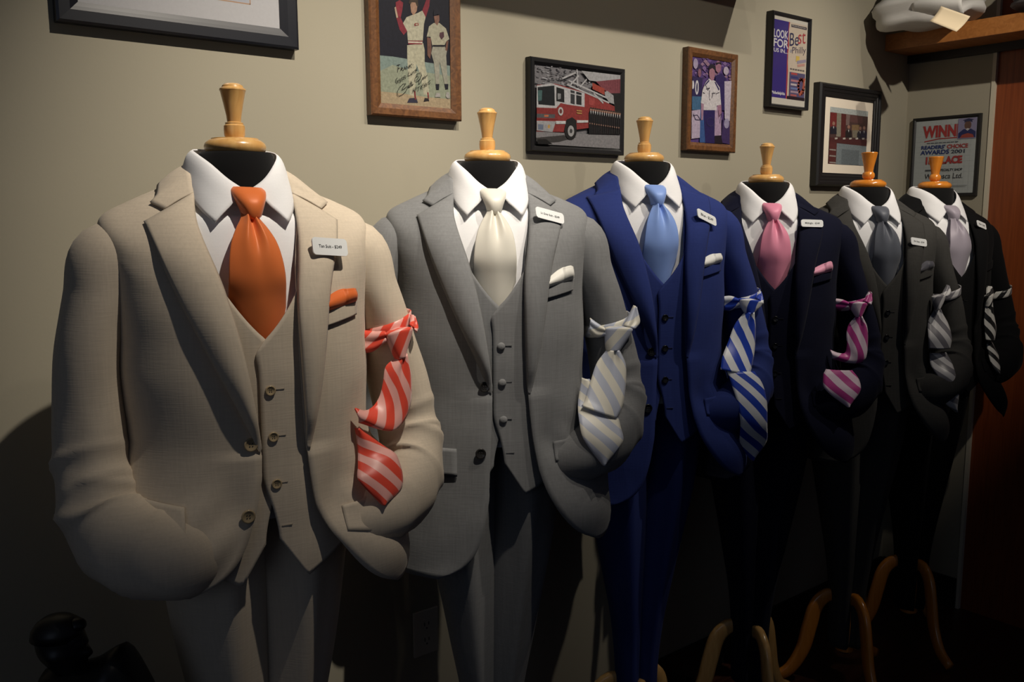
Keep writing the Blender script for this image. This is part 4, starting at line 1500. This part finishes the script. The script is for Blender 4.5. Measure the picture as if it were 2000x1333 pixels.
def paint_philly(k):
    k.rect((0, 0), (1, 1), (216, 210, 196))
    k.rect((0.02, 0.075), (0.46, 0.955), (58, 40, 140))
    k.rect((0.46, 0.075), (0.985, 0.955), (214, 196, 174))
    k.poly([(0.44, 0.075), (0.47, 0.075), (0.475, 0.4), (0.45, 0.55), (0.48, 0.7), (0.45, 0.82), (0.48, 0.955), (0.45, 0.955), (0.43, 0.6)], (186, 50, 60))
    k.text('LOOK', 0.24, 0.80, 0.40, 0.095, (226, 224, 230), 0.02)
    k.text('FOR', 0.25, 0.695, 0.42, 0.095, (226, 224, 230), 0.02)
    k.text('US IN...', 0.25, 0.612, 0.40, 0.045, (226, 224, 230), 0.02)
    k.text('Philadelphia', 0.22, 0.125, 0.38, 0.045, (226, 224, 230), 0.03)
    k.rect((0.52, 0.905), (0.97, 0.935), (60, 54, 70))
    k.text('Philadelphia', 0.74, 0.92, 0.40, 0.02, (200, 190, 180), 0.01)
    k.text('Be', 0.62, 0.77, 0.26, 0.15, (44, 44, 92), 0.0, 0, 8)
    k.text('st', 0.84, 0.80, 0.22, 0.13, (190, 44, 60), 0.0, 0, 8)
    k.text('of', 0.56, 0.64, 0.10, 0.05, (90, 120, 170), 0.0, 0.2, 8)
    k.text('Philly', 0.77, 0.645, 0.40, 0.10, (96, 84, 104), 0.0, 0, 6)
    k.rect((0.69, 0.52), (0.79, 0.585), (226, 190, 50))
    k.line([(0.74, 0.515), (0.97, 0.545)], 0.05, (160, 150, 176))
    k.line([(0.75, 0.475), (0.94, 0.498)], 0.04, (210, 150, 136))
    for q in range(6):
        k.rect((0.53 + 0.072 * q, 0.418), (0.585 + 0.072 * q, 0.434), (110, 100, 98))
    k.rect((0.52, 0.085), (0.975, 0.39), (92, 84, 128))
    k.rect((0.47, 0.075), (0.985, 0.11), (44, 26, 40))
    for q, (y, c) in enumerate(((0.375, (196, 60, 60)), (0.335, (60, 60, 130)), (0.295, (200, 120, 130)), (0.250, (206, 190, 196)), (0.205, (110, 130, 190)), (0.165, (180, 150, 170)), (0.125, (190, 90, 90)))):
        k.rect((0.56, y - 0.012), (0.74 + 0.03 * (q % 3), y + 0.010), c)
    pr = [(0.87 + 0.085 * math.cos(a * 0.45), 0.24 + 0.085 * math.sin(a * 0.45)) for a in range(15)]
    k.line(pr, 0.055, (176, 70, 48))
    k.line([(0.83, 0.14), (0.92, 0.20), (0.96, 0.33)], 0.05, (190, 84, 54))


def paint_court(k):
    k.photo = True
    Z = zmap((225, 320), (665, 370), (632, 1035), (208, 1010))
    P = lambda pts, c: k.poly([Z(*p) for p in pts], c)
    k.rect((0, 0), (1, 1), (196, 206, 204))
    P([(225, 385), (662, 435), (632, 1035), (208, 1010)], (92, 62, 58))
    P([(228, 390), (300, 395), (295, 560), (225, 560)], (136, 36, 36))
    P([(300, 395), (350, 400), (345, 680), (295, 680)], (150, 144, 124))
    P([(350, 400), (405, 408), (395, 690), (345, 690)], (104, 34, 34))
    P([(405, 408), (450, 415), (440, 540), (402, 540)], (140, 112, 108))
    P([(450, 415), (600, 430), (595, 520), (448, 500)], (110, 68, 66))
    P([(470, 535), (560, 535), (555, 600), (470, 600)], (150, 116, 70))
    P([(475, 600), (560, 600), (555, 690), (480, 690)], (140, 130, 108))
    for x, y, c in ((262, 520, (34, 36, 52)), (432, 560, (38, 32, 32)), (566, 575, (42, 40, 52)), (612, 570, (44, 42, 66))):
        P([(x - 34, y + 130), (x - 34, y + 60), (x - 14, y + 34), (x + 16, y + 34), (x + 36, y + 62), (x + 36, y + 130)], c)
        k.ell(*Z(x + 2, y + 2), 0.035, 0.034, (178, 128, 106))
        P([(x - 6, y + 36), (x + 8, y + 36), (x + 2, y + 70)], (206, 206, 206))
    P([(222, 690), (650, 720), (645, 795), (520, 790), (330, 760), (220, 740)], (92, 38, 38))
    for x in (290, 380, 450, 525, 600):
        P([(x - 14, 695), (x + 16, 690), (x + 18, 710), (x - 10, 714)], (206, 196, 184))
    P([(300, 760), (640, 795), (632, 1035), (292, 1015)], (132, 146, 152))
    P([(355, 830), (555, 850), (548, 1030), (350, 1015)], (112, 124, 130))
    P([(220, 740), (300, 755), (290, 1012), (210, 1008)], (104, 44, 42))
    for y in (830, 905, 985):
        P([(222, y), (292, y + 6), (290, y + 22), (220, y + 14)], (170, 160, 152))


def paint_winner(k):
    Z = zmap((140, 170), (1025, 95), (955, 1205), (70, 1240))
    def T(s, x0, y0, x1, y1, c, b=0.02, rot=4.5):
        a, d = Z(x0, y0), Z(x1, y1)
        k.text(s, (a[0] + d[0]) / 2, (a[1] + d[1]) / 2, abs(d[0] - a[0]), abs(d[1] - a[1]) * 0.86, c, b, 0, 0)
    k.rect((0, 0), (1, 1), (196, 204, 204))
    for q in range(1, 14):
        k.line([(0.0, q / 14), (1.0, q / 14)], 0.002, (182, 192, 194))
        k.line([(q / 12, 0), (q / 12, 1.0)], 0.002, (182, 192, 194))
    k.text('WINNER', 0.515, 0.845, 0.79, 0.165, (192, 40, 40), 0.05)
    k.line([(0.16, 0.715), (0.40, 0.745), (0.72, 0.748)], 0.016, (192, 50, 48))
    for q in range(8):
        k.rect((0.20 + 0.066 * q, 0.684), (0.255 + 0.066 * q, 0.696), (96, 104, 116))
    k.text("READERS'", 0.31, 0.635, 0.40, 0.052, (36, 62, 136), 0.03)
    k.text('CHOICE', 0.71, 0.632, 0.34, 0.056, (192, 50, 50), 0.03)
    k.text('AWARDS', 0.34, 0.565, 0.48, 0.062, (36, 62, 136), 0.03)
    k.text('2001', 0.72, 0.562, 0.22, 0.050, (60, 70, 90), 0.02)
    k.text('1st PLACE', 0.50, 0.452, 0.60, 0.105, (192, 40, 40), 0.05)
    k.rect((0.20, 0.308), (0.33, 0.328), (86, 90, 96))
    k.text('SPECIALTY SHOP', 0.62, 0.318, 0.38, 0.034, (50, 56, 64), 0.02)
    k.text('W    osca Ltd.', 0.51, 0.235, 0.62, 0.070, (54, 58, 66), 0.0, 0.1)
    k.rect((0.60, 0.10), (0.90, 0.104), (130, 136, 140))
    k.rect((0.62, 0.085), (0.88, 0.089), (130, 136, 140))
    # snapshot of a graduate tucked into the corner
    k.rect((0.70, 0.725), (0.995, 0.995), (150, 144, 186))
    k.poly([(0.71, 0.735), (0.71, 0.80), (0.79, 0.85), (0.91, 0.85), (0.985, 0.81), (0.985, 0.735)], (36, 48, 112))
    k.ell(0.855, 0.90, 0.055, 0.060, (112, 74, 62))
    k.poly([(0.795, 0.935), (0.86, 0.955), (0.925, 0.935), (0.915, 0.975), (0.80, 0.975)], (26, 34, 84))
    k.poly([(0.765, 0.968), (0.855, 0.945), (0.95, 0.970), (0.86, 0.990)], (30, 38, 92))
    k.poly([(0.82, 0.85), (0.855, 0.825), (0.89, 0.85), (0.855, 0.86)], (214, 210, 216))
    k.poly([(0.74, 0.735), (0.77, 0.775), (0.86, 0.795), (0.94, 0.775), (0.965, 0.735)], (176, 66, 50))


_x0 = hit(104, 28, 1, WY).x
_br = hit(585, 97, 1, WY - 0.022)
frame('large black frame with white mat at the upper left edge', lambda u, v, q: V((_x0 + u, WY - q, _br.z + v)), _br.x - _x0, 0.46, 0.037, 0.022, M_FRAMEN, paint_certificate, 0.0, mat('white_board', srgb(214, 214, 216), 0.6))
pl_, w_, h_ = on_left((713, 100), (903, 230), (903, 237), 0.022, None)
frame('brown wood frame with a signed photo of two baseball players', pl_, w_, 0.305, 0.027, 0.022, M_OAK, paint_ball)
pl_, w_, h_ = on_left((1026, 150), (1221, 135), (1220, 304), 0.022)
frame('black frame with a photo of a red fire truck', pl_, w_, h_, 0.017, 0.022, M_FRAME, paint_fire)
pl_, w_, h_ = on_left((1331, 200), (1443, 107), (1437, 299), 0.024)
frame('brown wood frame with a purple-tinted signed football sideline photo', pl_, w_, h_, 0.024, 0.024, M_OAK, paint_coach)
pl_, w_, h_ = on_left((1494, 120), (1587.5, 37), (1578.5, 216), 0.026)
frame('thin black frame with a purple and cream magazine page', pl_, w_, h_, 0.010, 0.026, M_FRAME, paint_philly, 0.0)
pl_, w_, h_ = on_left((1585, 260), (1724, 178), (1716, 366), 0.030)
frame('wide stepped black frame with a matted courtroom photo', pl_, w_, h_, 0.044, 0.030, M_FRAME, paint_court, 0.030, M_MAT, 1)
_d = 0.016
_tl, _tr, _b2 = hit(1783, 232, 0, WX - _d), hit(1916, 220, 0, WX - _d), hit(1905, 383, 0, WX - _d)
frame('black frame with a winner award poster on the corner wall', lambda u, v, q: V((WX - q, _tl.y - u, _b2.z + v)), _tl.y - (_tr.y + _b2.y) / 2, _tl.z - _b2.z, 0.012, _d, M_FRAME, paint_winner)

# ------------------------------------------------------------------ wall outlet
oc = hit(830, 1234, 1, WY)
to = thing('wall_outlet', 'double electrical outlet on the wall behind the tan trousers', 'outlet', Matrix.Translation(oc))
M_PLATE = mat('beige_plastic', srgb(190, 184, 168), 0.5)
box('cover_plate', (-0.036, 0.036, -0.006, 0, -0.058, 0.058), M_PLATE, to, 0.003)
for dz in (0.020, -0.020):
    rows = [[V((0.0165 * sp(math.cos(2 * math.pi * k / 24), 0.8), -0.006 - h, dz + r_ * 0.0145 * sp(math.sin(2 * math.pi * k / 24), 0.8))) if r_ > 0.1 else V((0.0005 * math.cos(2 * math.pi * k / 24), -0.006 - h, dz + 0.0005 * math.sin(2 * math.pi * k / 24))) for k in range(24)] for r_, h in ((1.0, 0.0), (1.0, 0.002), (0.05, 0.002))]
    so_ = grid('socket', rows, M_PLATE, to, closed=True, smooth=False)
    for dx, hh in ((-0.006, 0.0045), (0.006, 0.0038)):
        box('slot', (dx - 0.001, dx + 0.001, -0.0088, -0.0078, dz + 0.003 - hh, dz + 0.003 + hh), M_INK, so_)
    lathe_rows = [[V((0.0024 * r_ * math.cos(k * 0.5236), -0.0086, dz - 0.008 + 0.0024 * r_ * math.sin(k * 0.5236))) for k in range(12)] for r_ in (1.0, 0.1)]
    grid('ground_hole', lathe_rows, M_INK, so_, closed=True, smooth=False)

# ------------------------------------------------------------------ corner shelf and what lies on it
ts_ = thing('corner_shelf', 'wooden shelf board on the corner wall above the award poster', 'shelf', Matrix.Translation((WX, 0.6, 2.03)))
box('shelf_board', (-0.182, 0, -1.2, WY - 0.6, 0.02, 0.077), M_SHELF, ts_, 0.002)
box('wall_cleat', (-0.022, 0, -1.2, WY - 0.6 - 0.002, -0.008, 0.02), M_FRAME, ts_)


def cushion(name, c, sx, sy, sz, m, seed, sag=None, parent=None, ex=2.6):
    rows = []
    nu, nv = 48, 28
    for a in range(nv):
        ph = -math.pi / 2 + math.pi * a / (nv - 1)
        row = []
        for b in range(nu):
            th = 2 * math.pi * b / nu
            p = V((sp(math.cos(ph), 2 / ex) * sp(math.cos(th), 2 / ex), sp(math.cos(ph), 2 / ex) * sp(math.sin(th), 2 / ex), sp(math.sin(ph), 2 / ex)))
            w = 1 + 0.05 * math.sin(p.z * 9 + 2 * nz(p + V((seed, 0, 0)), 1.5)) + 0.06 * nz(p + V((seed, 3, 0)), 1.4)
            q = V((p.x * sx * w, p.y * sy * w, p.z * sz * w))
            if sag:
                q.z -= sag(q)
            row.append(c + q)
        rows.append(row)
    return grid(name, rows, m, parent, closed=True, caps=True)


M_SHIRTG = cloth('stone_cotton', srgb(206, 204, 200), 0.02, (500, 500, 300), 0.08, 0.25)
M_GREYC = cloth('grey_cotton', srgb(96, 92, 92), 0.03, (500, 500, 300), 0.08, 0.2)
SHT = 2.107
# white shirt folded with its cuff hanging over the front edge
c0 = V((3.075, 1.555, SHT + 0.070))
tw = thing('folded_shirt', 'white shirt folded on the corner shelf, bulging over its end', 'shirt', Matrix.Translation(c0))
cushion('shirt_body', V((0, 0, 0)), 0.150, 0.165, 0.085, M_SHIRTG, 1.0, lambda q: 0.030 * sstep(-0.02, -0.12, q.x) - 0.0)
rows = []
for a in range(14):
    v_ = a / 13
    rows.append([V((-0.128 - 0.020 * math.sin(math.pi * v_) - 0.012 * math.sin(math.pi * b / 15), -0.015 - 0.16 * b / 15, -0.060 + 0.062 * v_ - 0.02 * b / 15)) for b in range(16)])
grid('cuff', rows, M_SHIRTG, tw, solid=0.004)
lathe_rows = [[V((-0.152 - h, -0.115 + r_ * math.cos(k * 0.5236), -0.036 + r_ * math.sin(k * 0.5236))) for k in range(12)] for r_, h in ((0.006, 0), (0.006, 0.002), (0.001, 0.003))]
grid('button', lathe_rows, M_WHITE, tw, closed=True)
for o in list(bpy.data.objects):
    if o.name.startswith('shirt_body') and o.parent is None:
        o.parent = tw
cp = [at(1838, 12, 2.80), at(1895, 32, 2.76), at(1868, 62, 2.76), at(1816, 41, 2.80)]
cc_ = sum(cp, V()) / 4
rows = []
for a in range(9):
    rows.append([cp[0].lerp(cp[1], b / 8).lerp(cp[3].lerp(cp[2], b / 8), a / 8) - cc_ + V((0.006 * math.sin(math.pi * a / 8), 0, 0)) for b in range(9)])
card = grid('paper_card', rows, mat('cream_paper', srgb(214, 196, 164), 0.8), None, solid=0.001)
card.location = cc_
tag(card, 'cream paper card sticking out from the shirts on the corner shelf', 'card')
g1 = cushion('folded_shirt', V((0, 0, 0)), 0.11, 0.20, 0.045, M_GREYC, 4.0)
g1.location = (3.185, 1.13, SHT + 0.046)
tag(g1, 'dark grey shirt folded on the corner shelf behind the paper card', 'shirt')
g2 = cushion('folded_shirt', V((0, 0, 0)), 0.13, 0.21, 0.055, M_SHIRTG, 6.0)
g2.location = (3.165, 1.06, SHT + 0.150)
tag(g2, 'white shirt folded on top of the grey one, upper right corner', 'shirt')

# ------------------------------------------------------------------ shelf above the pictures (its shadow falls on the wall)
tu = thing('wall_shelf', 'wooden shelf high on the wall above the fire truck picture', 'shelf', Matrix.Translation((1.72, WY, 2.14)))
box('shelf_board', (-0.62, 0.56, -0.245, 0, 0, 0.03), M_SHELF, tu, 0.002)
for q, (x, sx, sy, sz) in enumerate(((1.36, 0.15, 0.128, 0.06), (1.72, 0.14, 0.122, 0.05), (2.08, 0.14, 0.130, 0.06))):
    g = cushion('folded_shirt', V((0, 0, 0)), sx, sy, sz, (M_SHIRTG, M_GREYC, M_SHIRTG)[q], 11.0 + q)
    g.location = (x, WY - 0.14, 2.172 + sz)
    tag(g, ('folded pale shirt at the left end of the high wall shelf', 'folded dark shirt in the middle of the high wall shelf', 'folded pale shirt at the right end of the high wall shelf')[q], 'shirt')

# ------------------------------------------------------------------ black statuette in the lower left corner
sc_ = at(112, 1262, 1.30)
vs_dir = V((rt.x, rt.y, 0)).normalized()
MS = Matrix.Translation(V((sc_.x, sc_.y, 0))) @ Matrix.Rotation(math.atan2(vs_dir.y, vs_dir.x), 4, 'Z')
zb = sc_.z
tst = thing('statuette', 'black statuette of a capped man, dark against the wall at lower left', 'statuette', MS, zb - 0.22)
rows = []
HP = [(-0.044, 0.010, 0.012, 0.006), (-0.036, 0.020, 0.020, -0.010), (-0.026, 0.027, 0.024, -0.008), (-0.012, 0.034, 0.028, -0.004), (0.004, 0.036, 0.029, -0.002), (0.020, 0.034, 0.029, 0.000), (0.032, 0.026, 0.024, 0.004), (0.040, 0.012, 0.012, 0.006), (0.042, 0.002, 0.002, 0.006)]
for a in range(40):
    z = -0.044 + 0.086 * a / 39
    ra, rb, cx = interp(HP, z)
    row = []
    for b in range(36):
        th = 2 * math.pi * b / 36
        x, y = cx + ra * math.cos(th), rb * math.sin(th)
        fr = gauss(math.atan2(math.sin(th - math.pi), math.cos(th - math.pi)), 0.30)
        x -= fr * (0.009 * gauss(z + 0.010, 0.008) + 0.004 * gauss(z + 0.028, 0.005) + 0.004 * gauss(z - 0.006, 0.004) - 0.003 * gauss(z + 0.001, 0.004))
        ear = gauss(abs(math.sin(th)) - 1, 0.08) * gauss(z + 0.006, 0.010)
        y += math.copysign(0.004 * ear, math.sin(th))
        row.append(V((0.004 - x, y, z + zb)))
    rows.append(row)
hd = grid('head', rows, M_STATUE, tst, closed=True, caps=True, flip=True)
rows = []
for z, r_, cx in ((0.014, 0.0375, 0.001), (0.026, 0.036, 0.002), (0.036, 0.031, 0.004), (0.044, 0.020, 0.004), (0.047, 0.003, 0.004)):
    rows.append([V((cx + r_ * math.cos(2 * math.pi * k / 30), 0.86 * r_ * math.sin(2 * math.pi * k / 30), z + zb)) for k in range(30)])
grid('cap', rows, M_STATUE, hd, closed=True, caps=True).location = (0, 0, 0)
rows = []
for a in range(14):
    ph = -math.pi / 2 + math.pi * a / 13
    rows.append([V((0.030 + 0.014 * math.cos(ph) * math.cos(q), 0.013 * math.cos(ph) * math.sin(q), 0.032 + 0.010 * math.sin(ph) + zb)) for q in [2 * math.pi * b / 20 for b in range(20)]])
grid('cap_bill', rows, M_STATUE, hd, closed=True).location = (0, 0, 0)
prof = curve([(-0.020, 0, -0.036), (0.014, 0, -0.030), (0.050, 0, -0.022), (0.088, 0, 0.000), (0.097, 0, -0.002), (0.116, 0, -0.036), (0.136, 0, -0.090), (0.150, 0, -0.220), (0.060, 0, -0.220), (-0.050, 0, -0.220), (-0.046, 0, -0.140), (-0.026, 0, -0.075)], 60)
ctr_ = V((0.045, 0, -0.130))
rows = []
for a in range(13):
    v_ = -1 + 2 * a / 12
    k_ = (1 - abs(v_) ** 3.0) ** 0.5 if abs(v_) < 1 else 0.0
    rows.append([ctr_ + (p - ctr_) * (0.35 + 0.65 * k_) + V((0, 0.062 * v_, zb - 0.010 * abs(v_) * (p.z > -0.1))) for p in prof])
for r_ in rows:
    for p in r_:
        p.z = max(p.z, zb - 0.220)
grid('coat', rows, M_STATUE, tst, closed=True, caps=True)
tp = thing('pedestal', 'dark pedestal under the black statuette at lower left', 'pedestal', MS)
for nm, prof in (('base', [(0.02, 0.0), (0.14, 0.0), (0.14, 0.03), (0.12, 0.04), (0.02, 0.04)]), ('column', [(0.02, 0.04), (0.07, 0.04), (0.055, 0.2), (0.055, zb - 0.40), (0.07, zb - 0.25), (0.02, zb - 0.25)]), ('top', [(0.02, zb - 0.25), (0.13, zb - 0.25), (0.135, zb - 0.235), (0.13, zb - 0.221), (0.02, zb - 0.221)])):
    lathe(nm, prof, M_STATUE, tp, 36)
for o in bpy.data.objects:
    if '_shift' in o:
        del o['_shift']
